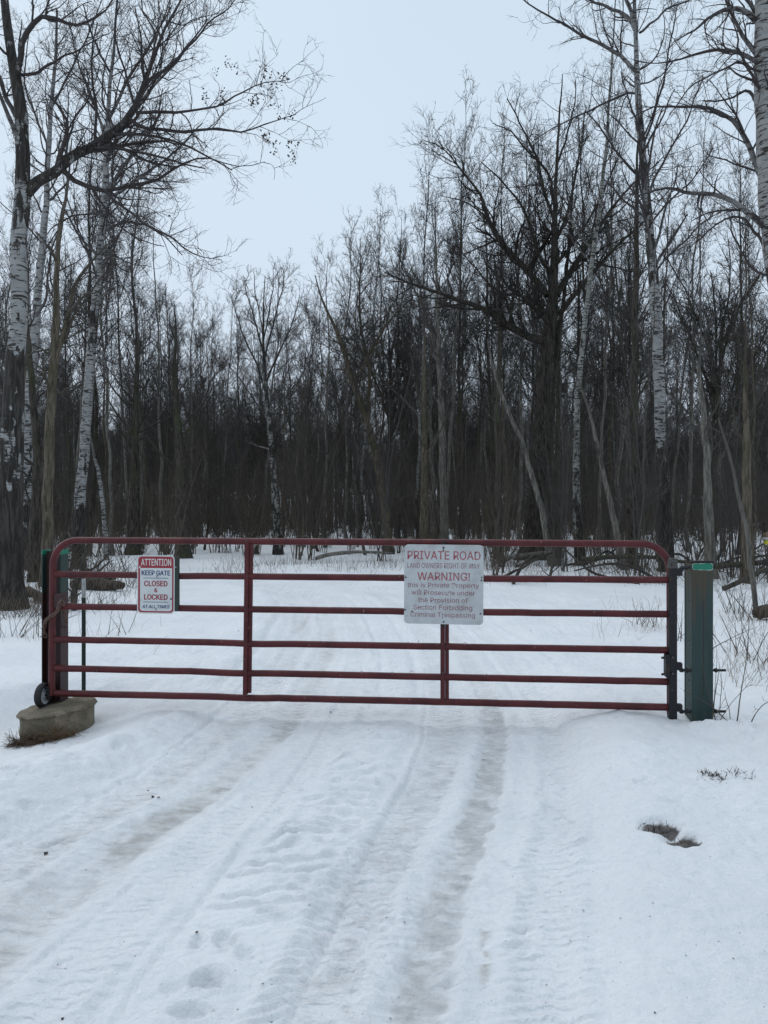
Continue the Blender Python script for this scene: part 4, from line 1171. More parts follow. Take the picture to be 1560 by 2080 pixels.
def scatter_gn(name, pts, rots, scls, idxs, obj_sets, label):
    me = bpy.data.meshes.new(name)
    me.from_pydata([tuple(p) for p in pts], [], [])
    for nm, ty, data in (('rot', 'FLOAT_VECTOR', rots), ('scl', 'FLOAT_VECTOR', scls)):
        a = me.attributes.new(nm, ty, 'POINT'); a.data.foreach_set('vector', np.asarray(data, np.float32).ravel())
    a = me.attributes.new('idx', 'INT', 'POINT'); a.data.foreach_set('value', np.asarray(idxs, np.int32))
    o = bpy.data.objects.new(name, me); COL.objects.link(o)
    ng = bpy.data.node_groups.new(name, 'GeometryNodeTree')
    ng.interface.new_socket('Geometry', in_out='INPUT', socket_type='NodeSocketGeometry')
    ng.interface.new_socket('Geometry', in_out='OUTPUT', socket_type='NodeSocketGeometry')
    gi = ng.nodes.new('NodeGroupInput'); go = ng.nodes.new('NodeGroupOutput')
    jo = ng.nodes.new('GeometryNodeJoinGeometry')
    def na(nm, ty):
        q = ng.nodes.new('GeometryNodeInputNamedAttribute'); q.data_type = ty; q.inputs['Name'].default_value = nm
        return [s for s in q.outputs if s.enabled and s.name == 'Attribute'][0]
    ro, sc, ix = na('rot', 'FLOAT_VECTOR'), na('scl', 'FLOAT_VECTOR'), na('idx', 'INT')
    for objs in obj_sets:
        j = ng.nodes.new('GeometryNodeJoinGeometry')
        for s in objs:
            oi = ng.nodes.new('GeometryNodeObjectInfo'); oi.transform_space = 'ORIGINAL'
            oi.inputs['Object'].default_value = s; oi.inputs['As Instance'].default_value = True
            ng.links.new(oi.outputs['Geometry'], j.inputs[0])
        ip = ng.nodes.new('GeometryNodeInstanceOnPoints')
        ip.inputs['Pick Instance'].default_value = True
        ng.links.new(gi.outputs[0], ip.inputs['Points']); ng.links.new(j.outputs[0], ip.inputs['Instance'])
        ng.links.new(ix, ip.inputs['Instance Index']); ng.links.new(ro, ip.inputs['Rotation']); ng.links.new(sc, ip.inputs['Scale'])
        ng.links.new(ip.outputs[0], jo.inputs[0])
    ng.links.new(jo.outputs[0], go.inputs[0])
    md = o.modifiers.new('scatter', 'NODES'); md.node_group = ng
    return tag(o, label, kind='stuff')


# far wood: too many trunks to tell apart
firsts = {}
for o in list(COL.objects):
    if o.type == 'MESH' and o.parent and o.name.startswith(('trunk', 'crown')):
        firsts.setdefault(o.data.name, o)
FW = [0, 2, 4, 5, 6, 4, 2, 3]
tr = [firsts[VAR[i][0][0].name] for i in FW]
cr = [firsts[VAR[i][0][1].name] for i in FW]
g = np.random.default_rng(77)
n = 1500
Zs = 76 + 85 * g.random(n) ** .8
pxs = g.uniform(-750, 2310, n)
Xs = (pxs - 780) / F * Zs
hz = ground_fields(Xs, Zs)[0]
tops = g.uniform(13, 17.5, n)
sc = (tops / 18)
scatter_gn('far_wood', np.stack([Xs, Zs, hz], 1), np.stack([0 * Xs, 0 * Xs, g.uniform(0, 6.28, n)], 1), np.stack([sc, sc, sc], 1), g.integers(0, 8, n), [tr, cr],
           'distant mass of bare trees filling the depth of the wood')
n = 1700
pxs = g.uniform(-620, 2180, n)
Zs = 25 + 46 * g.random(n) ** .8
keep = ~((Zs < 27) & (pxs > 150) & (pxs < 900))
pxs, Zs = pxs[keep], Zs[keep]; n = len(Zs)
Xs = (pxs - 780) / F * Zs
s = np.minimum(g.uniform(.6, 1.15, n), (CAM_H - (g.uniform(790, 960, n) - 1040) / F * Zs) / 7.0)
scatter_gn('undergrowth', np.stack([Xs, Zs, ground_fields(Xs, Zs)[0]], 1), np.stack([g.normal(0, .06, n), g.normal(0, .06, n), g.uniform(0, 6.28, n)], 1), np.stack([s, s, s], 1),
           g.integers(0, 4, n), [sap_objs], 'dense brown undergrowth of thin stems between the trunks')


# ------------------------------------------------------------------ bare shrubs and weeds near the gate
def shrub(name, X, Y, n, H, lean, label, mat, seed, arch=-.05, thick=(.003, .006), tw=(3.5, 4.5), spread=.12, group=None, cat='shrub'):
    g = np.random.default_rng(seed)
    z0 = gh(X, Y)
    S = 9
    b = g.normal(0, spread, (n, 3)); b[:, 2] = -.03
    d = norm(np.concatenate([g.normal(0, lean, (n, 2)), np.ones((n, 1))], 1))
    Q = np.empty((n, S, 3)); Q[:, 0] = b
    le = H * g.uniform(.5, 1, n)
    for k in range(1, S):
        d = norm(d + g.normal(0, .05, (n, 3)) + np.array([0, 0, arch]))
        Q[:, k] = Q[:, k - 1] + d * (le / (S - 1))[:, None]
    Rr = g.uniform(*thick, n)[:, None] * (1 - np.linspace(0, .75, S)[None])
    w = Wood(); w.add(Q, Rr, 4)
    stems = w.mesh('stems')
    e = empty(name, (X, Y, z0), label, cat, group)
    add('stems', stems, mat, e)
    A, Ra = grow(g, Q, Rr, tw[0], .3, 1, (20, 55), (.15, .4), 5, .02, .12, .7, thick[0] * .6, .06, lcap=.6)
    w2 = Wood(); w2.add(A, Ra, 3)
    B, Rb = grow(g, A, Ra, tw[1], .2, 1, (20, 55), (.3, .6), 3, .02, .12, .8, thick[0] * .5, .04, lcap=.25)
    w2.add(B, Rb, 3)
    if w2.n: tag(add('twigs', w2.mesh('twigs'), mat, e), kind='stuff')
    return e


def G(px, py, dz=0.0):
    Z = CAM_H * F / (py - 1040)
    for _ in range(4):
        X = (px - 780) / F * Z
        Z = (CAM_H - gh(X, Z)) * F / (py - 1040)
    return (px - 780) / F * Z, Z


shr = [(1475, 1470, 9, .85, .55, 'arching bare shrub springing from the foot of the right green post', 1),
       (1500, 1330, 12, .75, .35, 'spiky bare shrub in the snow right of the green post', 2),
       (1550, 1350, 10, .9, .35, 'bare bush cut by the right edge beyond the green post', 3),
       (1380, 1300, 10, .6, .4, 'tangled low bush seen between gate hinge and green post', 4),
       (1300, 1270, 12, .5, .35, 'low reddish bush behind the gate near its hinge end', 5),
       (15, 1290, 14, .8, .45, 'dense bare bush at the left edge of the snow', 6),
       (85, 1290, 10, .7, .5, 'drooping bare bush beside the left gate post', 7),
       (235, 1290, 6, .55, .4, 'sparse bush in the snow under the small red and white sign', 8),
       (190, 1190, 12, .9, .4, 'bare bush behind the white-topped fence post', 9),
       (1530, 1260, 14, 1.2, .3, 'taller bare bush at the wood edge on the far right', 10),
       (1425, 1215, 14, 1.1, .35, 'dark bramble thicket behind the top of the right green post', 11)]
shr += [(40, 1255, 26, .7, .6, 'matted dark bush at the foot of the thick left tree', 12), (118, 1240, 22, .6, .7, 'low brown tangle just behind the latch post', 13),
        (0, 1235, 26, .9, .5, 'tall dark bush cut by the left edge', 14), (205, 1235, 14, .5, .6, 'low bush in front of the fallen log', 15), (290, 1195, 12, .5, .4, 'small bush left of the small sign', 16), (1480, 1245, 22, .8, .5, 'dark low tangle right of the green post', 17)]
for px, py, n, H, ln, lb, sd in shr:
    X, Y = G(px, py)
    shrub('bare_shrub', X, Y, n, H, ln, lb, M['twig'], 400 + sd, arch=-.04 - .04 * (sd in (1, 7)))
rr = random.Random(31)
for k in range(64):
    right = k % 2 == 0
    if right: px, Z = rr.uniform(1000, 1640), rr.uniform(14.5, 21)
    else: px, Z = rr.uniform(-80, 260), rr.uniform(13, 22)
    if right and px < 1200: Z = rr.uniform(19, 23)
    X = (px - 780) / F * Z
    shrub('bramble', X, Z, rr.randint(8, 16), rr.uniform(.8, 2.0), rr.uniform(.3, .6),
          f"tangled waist-high bramble at the wood edge {where(px, Z)}", M['twig'], 500 + k, arch=-.06, thick=(.004, .009), spread=.35,
          group=f"brambles on the {'right' if right else 'left'} wood edge", cat='bramble', tw=(3.0, 3.5))


def blades(name, spots, H, mat, label, r=.0022, lean=.35, seed=1, parent=None):
    g = np.random.default_rng(seed)
    b = []
    for X, Y, n, sx, sy in spots:
        b.append(np.stack([X + g.normal(0, sx, n), Y + g.normal(0, sy, n)], 1))
    b = np.concatenate(b); n = len(b)
    z = ground_fields(b[:, 0], b[:, 1])[0] - .02
    Q = np.empty((n, 4, 3)); Q[:, 0] = np.concatenate([b, z[:, None]], 1)
    d = norm(np.concatenate([g.normal(0, lean, (n, 2)), np.ones((n, 1))], 1))
    le = H * g.uniform(.35, 1, n)
    for k in range(1, 4):
        d = norm(d + g.normal(0, .14, (n, 3)) + np.array([0, 0, -.12]))
        Q[:, k] = Q[:, k - 1] + d * (le / 3)[:, None]
    R = g.uniform(.6, 1.2, n)[:, None] * r * np.array([1, .9, .7, .35])[None]
    w = Wood(); w.add(Q, R, 3)
    return tag(add(name, w.mesh(name), mat), label, kind='stuff')


sp = []
for k in range(120):
    px = rr.uniform(430, 1560)
    Z = rr.uniform(18.5, 23.5) if px < 1000 else rr.uniform(15.0, 22)
    sp.append(((px - 780) / F * Z, Z, rr.randint(8, 26), .35, .25))
for k in range(110):
    px = rr.uniform(-60, 300 if k < 60 else 120); Z = rr.uniform(11.0, 20 if k < 60 else 13.5)
    sp.append(((px - 780) / F * Z, Z, rr.randint(6, 18), .3, .25))
blades('dry_weeds', sp, .42, M['weed'], 'dry brown weeds poking through the snow along the edge of the wood', .0035, .25, 3)
sp = []
for k in range(44):
    X, Y = G(rr.uniform(1455, 1600), rr.uniform(1240, 1400)); sp.append((X, Y, rr.randint(3, 8), .12, .12))
for k in range(18):
    X, Y = G(rr.uniform(1210, 1350), rr.uniform(1225, 1300)); sp.append((X, Y, rr.randint(3, 8), .12, .12))
for k in range(16):
    X, Y = G(rr.uniform(-20, 330), rr.uniform(1230, 1330)); sp.append((X, Y, rr.randint(2, 6), .15, .12))
blades('dry_grass', sp, .38, M['grass'], 'thin tan grass stalks standing in the snow near the gate', .0018, .3, 4)

# ------------------------------------------------------------------ fallen logs and brush
def log(pts_, rad, mat, label, seed, name='fallen_log', cat='log', stubs=2, group=None):
    g = np.random.default_rng(seed)
    Q, R = resample(pts_, rad, 12, .015, seed)
    w = Wood(); w.add(Q, R, 9, .07, g)
    V = np.concatenate(w.V); q = [list(f) for f in np.concatenate(w.Q)]
    q += [list(range(8, -1, -1)), list(range(len(V) - 9, len(V)))]
    base = Q[0]
    e = empty(name, tuple(base), label, cat, group)
    me = make_mesh('log_body', V - base, q, dict(rad=np.concatenate(w.R)))
    add('log_body', me, mat, e)
    if stubs:
        A, Ra = grow(g, Q[None], R[None], stubs / max(.3, np.linalg.norm(Q[-1] - Q[0])), .2, .95, (30, 80), (.15, .5), 6, .08, .15, .4, .008, .2, lcap=1.2)
        B, Rb = grow(g, A, Ra, 3, .2, 1, (25, 60), (.3, .6), 4, .02, .16, .6, .004, .1, lcap=.6)
        w = Wood(); w.add(A, Ra, 5); w.add(B, Rb, 3)
        if w.n: add('branch_stubs', w.mesh('branch_stubs', base), mat, e)
    return e


def gp3(px, Z, dz): 
    X = (px - 780) / F * Z
    return (X, Z, gh(X, Z) + dz)


log([gp3(150, 14.6, .10), gp3(200, 14.4, .12), gp3(250, 14.2, .10)], [.11, .13, .07], M['wood_log'], 'broken brown log lying on the snow behind the white-topped fence post', 601)
log([gp3(120, 15.4, .25), gp3(170, 15.2, .14), gp3(232, 14.9, .20)], [.08, .07, .04], M['wood_log'], 'second thinner log lying behind the broken brown log', 602, stubs=3)
log([gp3(1180, 19, .30), gp3(1300, 18.2, .42), gp3(1400, 17.8, .3)], [.06, .055, .04], M['bark_dark'], 'dark fallen trunk propped in the brush behind the gate hinge', 603, stubs=6)
log([gp3(1400, 15.8, .42), gp3(1500, 16, .40), gp3(1640, 16.6, .55)], [.065, .06, .05], M['bark_dark'], 'long dark fallen trunk lying level behind the right green post', 604, stubs=7)
log([gp3(1470, 14.6, .05), gp3(1540, 15.2, .28), gp3(1620, 16, .65)], [.05, .05, .04], M['bark_dark'], 'thin fallen branch slanting up towards the right edge', 605, stubs=5)
log([gp3(1000, 21.5, .1), gp3(1060, 21.6, .3), gp3(1150, 22, .35)], [.07, .06, .04], M['bark_grey'], 'fallen branch across the foot of the black oak', 606, stubs=5)
log([gp3(640, 23, .1), gp3(700, 23.2, .30), gp3(800, 23.5, .25)], [.06, .06, .03], M['bark_grey'], 'fallen branch in the weeds between brace and square sign', 607, stubs=5)
log([gp3(20, 12.9, .1), gp3(60, 12.8, .16), gp3(92, 12.5, .05)], [.09, .09, .05], M['wood_log'], 'dark rotten log in the brush at the foot of the thick left tree', 608, stubs=5)
log([gp3(1540, 10.6, .1), gp3(1570, 10.7, .13), gp3(1640, 10.8, .10)], [.09, .1, .1], M['wood_log'], 'dark snow-topped log end at the right edge of the photo', 609, stubs=0)
X, Y = G(150, 1240)
log([(X, Y, gh(X, Y) - .05), tuple(P(155, 1195, Y)), tuple(P(166, 1160, Y + .1)), tuple(P(176, 1115, Y + .2))], [.05, .045, .04, .025], M['bark_dark'], 'dead forked stub leaning behind the left end of the gate', 610, name='dead_stub', cat='dead tree', stubs=4)
X, Y = G(1535, 1255)
log([(X, Y, gh(X, Y) - .05), tuple(P(1528, 1180, Y)), tuple(P(1515, 1080, Y + .1)), tuple(P(1490, 960, Y + .3)), tuple(P(1460, 850, Y + .5))], [.04, .035, .03, .022, .01], M['bark_grey'], 'thin pale leaning stem right of the green post', 611, name='leaning_sapling', cat='sapling', stubs=5)
rr = random.Random(77)
for k in range(26):
    px = rr.uniform(1000, 1600) if k % 3 else rr.uniform(-40, 200)
    Z = rr.uniform(15.5, 21.5)
    a = rr.uniform(0, 6.28); ln = rr.uniform(.8, 2.2)
    X = (px - 780) / F * Z; z0 = gh(X, Z)
    right = px > 600
    log([(X, Z, z0 + .03), (X + math.cos(a) * ln * .5, Z + math.sin(a) * ln * .5, z0 + rr.uniform(.1, .5)), (X + math.cos(a) * ln, Z + math.sin(a) * ln, z0 + rr.uniform(.2, .9))],
        [.035, .03, .015], M['bark_dark'], f"dark dead branch lying in the brush {where(px, Z)}", 620 + k, name='fallen_branch', cat='branch', stubs=5,
        group=f"dead branches in the brush on the {'right' if right else 'left'} side")

# ------------------------------------------------------------------ the gate
ZL, ZR = 6.0, 5.53
XL, XR = (105 - 780) / F * ZL, (1370 - 780) / F * ZR
gdir = np.array([XR - XL, ZR - ZL, 0.0]); glen = np.linalg.norm(gdir); gdir /= glen
gn = np.array([gdir[1], -gdir[0], 0.0])           # towards the camera
if gn[1] > 0: gn = -gn
gup = np.array([0, 0, 1.0])
G0 = np.array([XL, ZL, 0.0])


def gp(px, py, off=0.0):
    """the point of the gate's plane (moved off towards the camera) measured at (px, py)"""
    d = np.array([(px - 780) / F, 1.0, -(py - 1040) / F])
    o = np.array([0, 0, CAM_H])
    t = np.dot(G0 + gn * off - o, gn) / np.dot(d, gn)
    return o + d * t


gate = empty('farm_gate', (float(XL), ZL, 0), 'long dark red six-bar tube gate closed across the snowy road', 'gate')
GM = np.stack([gdir, gn, gup], 1)       # local (along, towards camera, up) -> world
RT = .0268


def arc(c, r, a0, a1, n, ez=gup):
    a = np.linspace(a0, a1, n)
    return [c + gdir * (r * math.cos(t)) + ez * (r * math.sin(t)) for t in a]


tl, tr_ = gp(108, 1097), gp(1361, 1105)
bl, br_ = gp(105, 1412), gp(1362, 1450)
ra = .205
dl = norm(bl - tl); drt = norm(br_ - tr_); dt = norm(tr_ - tl)


def corner(c, d1, d2, r, n=9):
    """rounded corner at c from c+d1*r to c+d2*r"""
    out = []
    cen = c + d1 * r + d2 * r
    for t in np.linspace(0, PI / 2, n):
        out.append(cen - d2 * r * math.cos(t) - d1 * r * math.sin(t))
    return out


frame = [bl] + corner(tl, dl, dt, ra)[0:] + corner(tr_, -dt, drt, ra)[0:] + [br_]
MB().tube(frame, RT, 16).build('frame', M['red'], gate, smooth=True)
rows = [((112, 1166), (1358, 1178)), ((112, 1231.5), (1358, 1247.5)), ((112, 1298.5), (1358, 1320.5)), ((112, 1357), (1358, 1384.5)), ((112, 1408), (1358, 1436.5))]
for k, (a, b_) in enumerate(rows):
    A_, B_ = gp(*a), gp(*b_)
    n_ = 40
    t = np.linspace(0, 1, n_)[:, None]
    pts_ = A_ * (1 - t) + B_ * t
    pts_[:, 2] += -.004 * np.sin(t[:, 0] * PI) * (1 if k < 4 else -.5) + np.random.default_rng(k).normal(0, .0006, n_) - .006 * np.exp(-((t[:, 0] - (.2, .62, .35, .31, .33)[k]) / .035) ** 2)
    MB().tube(pts_, RT if k == 4 else .0262, 14).build('rail', M['red'], gate, smooth=True)


def gbox(name, px0, py0, px1, py1, off, th, mat, parent=gate, bev=.003):
    a, b_ = gp(px0, py0, off), gp(px1, py1, off)
    c = (a + b_) / 2
    w = abs(np.dot(b_ - a, gdir)); hh = abs(b_[2] - a[2])
    return MB().box(c, (w, th, hh), GM, bev).build(name, mat, parent)


# upright braces: folded channel, one flange set back
for (xt, xb, y0, y1) in ((505.5, 502, 1098, 1411), (903, 903.5, 1101, 1429)):
    m = MB()
    a, b_ = gp(xt - 4, y0, .024), gp(xb - 4.5, y1, .024)
    ax = norm(b_ - a)
    Mx = np.stack([norm(np.cross(ax, gn)) * -1, gn, -ax], 1)
    Lh = np.linalg.norm(b_ - a)
    m.box((a + b_) / 2, (.034, .012, Lh), Mx, .003)
    a2, b2 = gp(xt + 5, y0, .0), gp(xb + 4.5, y1 - 4, .0)
    m.box((a2 + b2) / 2, (.030, .030, np.linalg.norm(b2 - a2)), Mx, .003)
    m.box((a + b_) / 2 + gdir * .014 - gn * .017, (.007, .032, Lh), Mx)
    m.build('brace', M['red'], gate)
    for yy in (1099, 1170, 1237, 1303, 1362):
        c = gp(xt - 4 if yy < 1200 else xb - 4, yy + (xt - 500) * .012, .033)
        MB().tube([c, c + gn * .005], .007, 6).build('rivet', M['bolt'], gate)
# welded saddle plates at the left end: darker red block the chain hangs round
gbox('latch_plate', 113, 1206, 128, 1232, .012, .05, M['red_dark'])
# black hinge stile on the right
m = MB()
a, b_ = gp(1366, 1140, .02), gp(1364.5, 1460, .02)
m.box((a + b_) / 2, (.058, .06, abs(a[2] - b_[2])), GM, .004)
st = m.build('hinge_stile', M['black_steel'], gate)
m = MB(); c = gp(1365, 1144, .03); m.box(c, (.066, .07, .075), GM, .006); m.tube([c + gn * .033 - gup * .01, c + gn * .046 - gup * .01], .016, 10)
m.build('hinge_clamp', M['bolt'], gate)
m = MB()
m.box(gp(1355, 1352, .03), (.035, .075, .17), GM, .008); m.tube([gp(1350, 1336, .05), gp(1343.5, 1336, .05)], .009, 8); m.tube([gp(1350, 1369, .05), gp(1343.5, 1370, .05)], .009, 8)
m.box(gp(1366, 1352, .055), (.05, .012, .15), GM, .004)
m.build('hinge_clamp', M['black_steel'], gate)
for c_ in (1335, 1368):
    c = gp(1366, c_, .062); MB().tube([c, c + gn * .012], .009, 6).build('bolt', M['bolt'], gate)
for y0, up_ in ((1349, -1), (1433, -1), (1168, 1)):
    m = MB()
    m.box(gp(1378, y0 + (4 if up_ < 0 else -6), .015), (.050, .045, .055), GM, .005)
    m.box(gp(1384, y0 + (12 if up_ < 0 else -12), .01), (.028, .035, .028), GM, .004)
    m.tube([gp(1388, y0 + (12 if up_ < 0 else -14), .01), gp(1402, y0 + (13 if up_ < 0 else -17), .01)], .010, 10)
    m.build('hinge_bracket', M['black_steel'], gate)
for (x, y) in ((1365, 1402), (1364, 1244), (1367, 1200)):
    c = gp(x, y, .0505); MB().tube([c, c + gn * .003], .006, 8).build('bolt', M['bolt'], gate)

# ring-shaped scars of peeled paint on the rails
gate_scars = ((735, 1366, .011), (797, 1367.5, .010), (836, 1366, .013), (988, 1373, .013), (890, 1309, .009), (945, 1308, .012), (953, 1309, .005), (450, 1304, .007), (658, 1305, .004), (829, 1305, .005), (829, 1098, .005), (850, 1303, .004))
for (x, y, r) in gate_scars:
    c = gp(x, y, .0255)
    ring = [c + gdir * r * math.cos(t) * (1 + .12 * math.sin(3 * t)) + gup * r * .85 * math.sin(t) - gn * .010 * abs(math.sin(t)) ** 2 * (r / .013) for t in np.linspace(0, 2 * PI * .9, 12)]
    MB().tube(ring, .0018, 5).build('paint_scar', simple('pale_scar', (.30, .17, .15), .8) if 'pale_scar' not in bpy.data.materials else bpy.data.materials['pale_scar'], gate)

# wheel under the free end
wc = gp(88, 1412, .01)
we = empty('wheel', (0, 0, 0)); we.parent = gate
we.location = tuple(wc - np.array(gate.location))
wax = gdir


def wheel_local(profile, seg=32):
    V, Fs = [], []
    e1 = gn; e2 = gup
    for i in range(seg):
        t = 2 * PI * i / seg
        for (r, a) in profile:
            V.append(wc + (e1 * math.cos(t) + e2 * math.sin(t)) * r + wax * a)
    k = len(profile)
    for i in range(seg):
        j = (i + 1) % seg
        for q in range(k):
            Fs.append((i * k + q, j * k + q, j * k + (q + 1) % k, i * k + (q + 1) % k))
    return V, Fs


V, Fs = wheel_local([(.070, -.022), (.092, -.027), (.100, -.016), (.102, 0), (.100, .016), (.092, .027), (.070, .022)])
MB().raw(V, Fs).build('tyre', M['rubber'], we, smooth=True)
V, Fs = wheel_local([(.0715, -.020), (.0715, .021), (.062, .021), (.055, .010), (.028, .008), (.022, .020), (.010, .020), (.010, -.020), (.022, -.020), (.028, -.008), (.055, -.010), (.062, -.021)])
MB().raw(V, Fs).build('rim', M['rim'], we, smooth=True)
m = MB(); m.tube([wc - wax * .03, wc + wax * .05], .008, 8); m.box(wc + wax * .050 + gup * .02, (.022, .05, .11), GM, .004); m.box(wc + wax * .03 + gup * .062, (.05, .05, .012), GM, .003)
m.build('wheel_bracket', M['black_steel'], gate)

# ------------------------------------------------------------------ posts
def hbeam(m, c0, L_, depth, flange, th, tw, ax, ay):
    """vertical H section: flanges spaced along ay, their width along ax"""
    c0 = np.asarray(c0, float)
    Mx = np.stack([ax, ay, gup], 1)
    for s in (-1, 1):
        m.box(c0 + ay * s * (depth / 2 - th / 2) + gup * L_ / 2, (flange, th, L_), Mx, .002)
    return Mx


ex, ey = np.array([1., 0, 0]), np.array([0, 1., 0])
# right post: front flange faces the camera
tz = CAM_H - (1143 - 1040) / F * 5.5
cx = (1428 - 780) / F * 5.5
base = (cx, 5.5 + .078, gh(cx, 5.578) - .2)
pr = empty('gate_post', (cx, 5.578, 0), 'green steel H-beam post with bright green top band at the hinge end', 'post')
rot = R_(-2); px_ = np.array([math.cos(rot), math.sin(rot), 0]); py_ = np.array([-math.sin(rot), math.cos(rot), 0])
Mr = np.stack([px_, py_, gup], 1)
c0 = np.array([cx, 5.578, 0.0])
for s, nm in ((-1, 'front_flange'), (1, 'rear_flange')):
    MB().box(c0 + py_ * s * .073 + gup * (tz / 2 - .1), (.156, .010, tz + .2), Mr, .0025).build('flange', M['post_r'], pr)
for sx in (-1, 1):
    MB().box(c0 + px_ * sx * .070 + gup * (tz / 2 - .1) - gup * .004, (.008, .1355, tz + .19), Mr).build('side_plate', M['post_r'], pr)
    for k in range(3): MB().tube([c0 + px_ * sx * .073 + gup * (.35 + .3 * k), c0 + px_ * sx * .078 + gup * (.35 + .3 * k)], .006, 6).build('rivet', M['bolt'], pr)
MB().box(c0 - py_ * .060 + gup * (tz + .008), (.168, .05, .012), Mr, .003).build('cap_plate', M['black_steel'], pr)


def ragged(cen, w, hh, nrm, ax, n=44, seed=3, jag=.12):
    g = np.random.default_rng(seed)
    pts_ = []
    for i in range(n):
        t = 2 * PI * i / n
        c_, s_ = math.cos(t), math.sin(t)
        k = (abs(c_) ** 6 + abs(s_) ** 6) ** (-1 / 6)
        rx = w / 2 * k * c_ + g.normal(0, .0018); rz = hh / 2 * k * s_ * (1 + .0) + g.normal(0, .002)
        pts_.append(cen + ax * rx + gup * rz)
    return pts_


def plate(pts_, nrm, th):
    n = len(pts_)
    V = [p for p in pts_] + [p + nrm * th for p in pts_]
    Fs = [tuple(range(n - 1, -1, -1)), tuple(range(n, 2 * n))] + [(i, (i + 1) % n, n + (i + 1) % n, n + i) for i in range(n)]
    return V, Fs


fc = c0 - py_ * .0785 + gup * (tz - .030)
V, Fs = plate(ragged(fc, .153, .051, -py_, px_, seed=5), -py_, .001); MB().raw(V, Fs).build('paint_edge', M['edge_white'], pr)
V, Fs = plate(ragged(fc - py_ * .0012, .147, .046, -py_, px_, seed=6), -py_, .001); MB().raw(V, Fs).build('green_band', M['green_bright'], pr)
# hinge rods through the post
for yy, x0, x1 in ((1361.5, 1386, 1474), (1445, 1392, 1474), (1152, 1384, 1404)):
    Z = 5.56
    m = MB(); m.tube([P(x0, yy, Z), P(x1, yy, Z + .01)], .0095, 10)
    if x1 > 1450: m.tube([P(1452, yy, Z), P(1456.5, yy, Z)], .017, 6)
    m.tube([P(1393, yy, Z - .005), P(1397, yy, Z - .005)], .019, 6)
    m.build('hinge_rod', M['black_steel'], pr)

# left post: H-beam turned a quarter, red oxide lower part
tz = CAM_H - (1116 - 1040) / F * 6.1
cx = (112 - 780) / F * 6.13; cy = 6.13
pl = empty('gate_post', (cx, cy, 0), 'green and dark red H-beam latch post standing in the round concrete footing', 'post')
c0 = np.array([cx, cy, 0.0])
zs = CAM_H - (1204 - 1040) / F * 6.1
for s in (-1, 1):
    for z0, z1, mt in ((zs, tz, 'post_l'), (-.02, zs, 'red_dark')):
        MB().box(c0 + ex * s * .0735 + gup * (z0 + z1) / 2, (.009, .150, z1 - z0), None, .002).build('flange', M[mt], pl)
MB().box(c0 + gup * (tz / 2 - .01), (.138, .008, tz - .01), None).build('web', M['red_dark'], pl)
for px, w_ in ((96.5, .034), (124.5, .05)):
    sx = -1 if px < 100 else 1
    c = c0 + ex * sx * .0735 + gup * (tz - .03)
    MB().box(c + gup * .008, (.012, .152, .036), None, .002).build('green_band', M['green_bright'], pl)
MB().box(c0 + gup * -.005, (.24, .22, .014), None, .003).build('base_plate', M['black_steel'], pl)

# T-post
Z = 6.5
X = (170 - 780) / F * Z
tp = empty('fence_post', (X, Z, 0), 'thin dark studded steel fence post with a white painted top behind the gate', 'fence post')
z1 = CAM_H - (1176 - 1040) / F * Z; zw = CAM_H - (1214 - 1040) / F * Z; zb = gh(X, Z) - .2
for a, b_, mt, nm in ((zb, zw, 'tee_green', 'shaft'), (zw, z1, 'tee_white', 'white_top')):
    m = MB(); m.box((X, Z, (a + b_) / 2), (.036, .005, b_ - a), None, .001); m.box((X, Z + .018, (a + b_) / 2), (.005, .032, b_ - a - .002), None)
    z = a + .02
    while z < b_ - .015:
        m.box((X, Z - .006, z), (.010, .010, .018), None, .002); z += .052
    m.build(nm, M[mt], tp)

# ------------------------------------------------------------------ concrete footing
def footing():
    g = np.random.default_rng(5)
    cx, cy = (117 - 780) / F * 5.98, 5.98
    e = empty('concrete_footing', (cx, cy, -.3), 'round weathered concrete footing with a crumbling rim under the gate wheel', 'footing')
    n = 64
    a = np.arange(n) * 2 * PI / n
    tilt = lambda x: .035 * x / .3
    prof = [(.276, -.45), (.278, -.30), (.276, -.22), (.279, -.17), (.277, -.12), (.2765, -.060), (.278, -.030), (.292, -.027), (.298, -.016), (.292, -.005), (.280, .000), (.24, .004), (.16, .006), (.08, .009), (.0, .010)]
    V = []
    zt = .050
    for j, (r, z) in enumerate(prof):
        for i in range(n):
            rim = 6 <= j <= 10
            nr = (vnoise(np.array([a[i] * 3.1]), np.array([j * .8]), 4)[0] * .006 + g.normal(0, .003)) if rim else g.normal(0, .0012)
            if rim and i % 1 == 0: nr -= .010 * max(0, vnoise(np.array([a[i] * 5.5]), np.array([.3]), 9)[0])
            rr_ = r + nr if r > 0 else 0
            dz = g.normal(0, .003) if j > 5 else 0
            if rim: dz += .003 * vnoise(np.array([a[i] * 7]), np.array([j * 1.]), 3)[0]
            x, y = rr_ * math.cos(a[i]), rr_ * math.sin(a[i])
            V.append((cx + x, cy + y, zt + z + dz + (tilt(x) if j > 4 else tilt(x) * .3)))
    Fs = []
    k = len(prof)
    for j in range(k - 1):
        for i in range(n):
            Fs.append((j * n + i, j * n + (i + 1) % n, (j + 1) * n + (i + 1) % n, (j + 1) * n + i))
    body = [f for f in Fs if f[0] < 6 * n]
    slab = [f for f in Fs if f[0] >= 6 * n]
    V = np.array(V)
    MB().raw(V, body).build('drum', M['concrete'], e, smooth=True)
    V2 = V[6 * n:]; slab = [tuple(i - 6 * n for i in f) for f in slab]; V2 = V2[:len(V2) - n + 1]; slab = [tuple(min(i, len(V2) - 1) for i in f) for f in slab]; slab = [tuple(dict.fromkeys(f)) for f in slab]
    MB().raw(V2, slab).build('slab', M['concrete'], e, smooth=True)
    return cx, cy


fx, fy = footing()
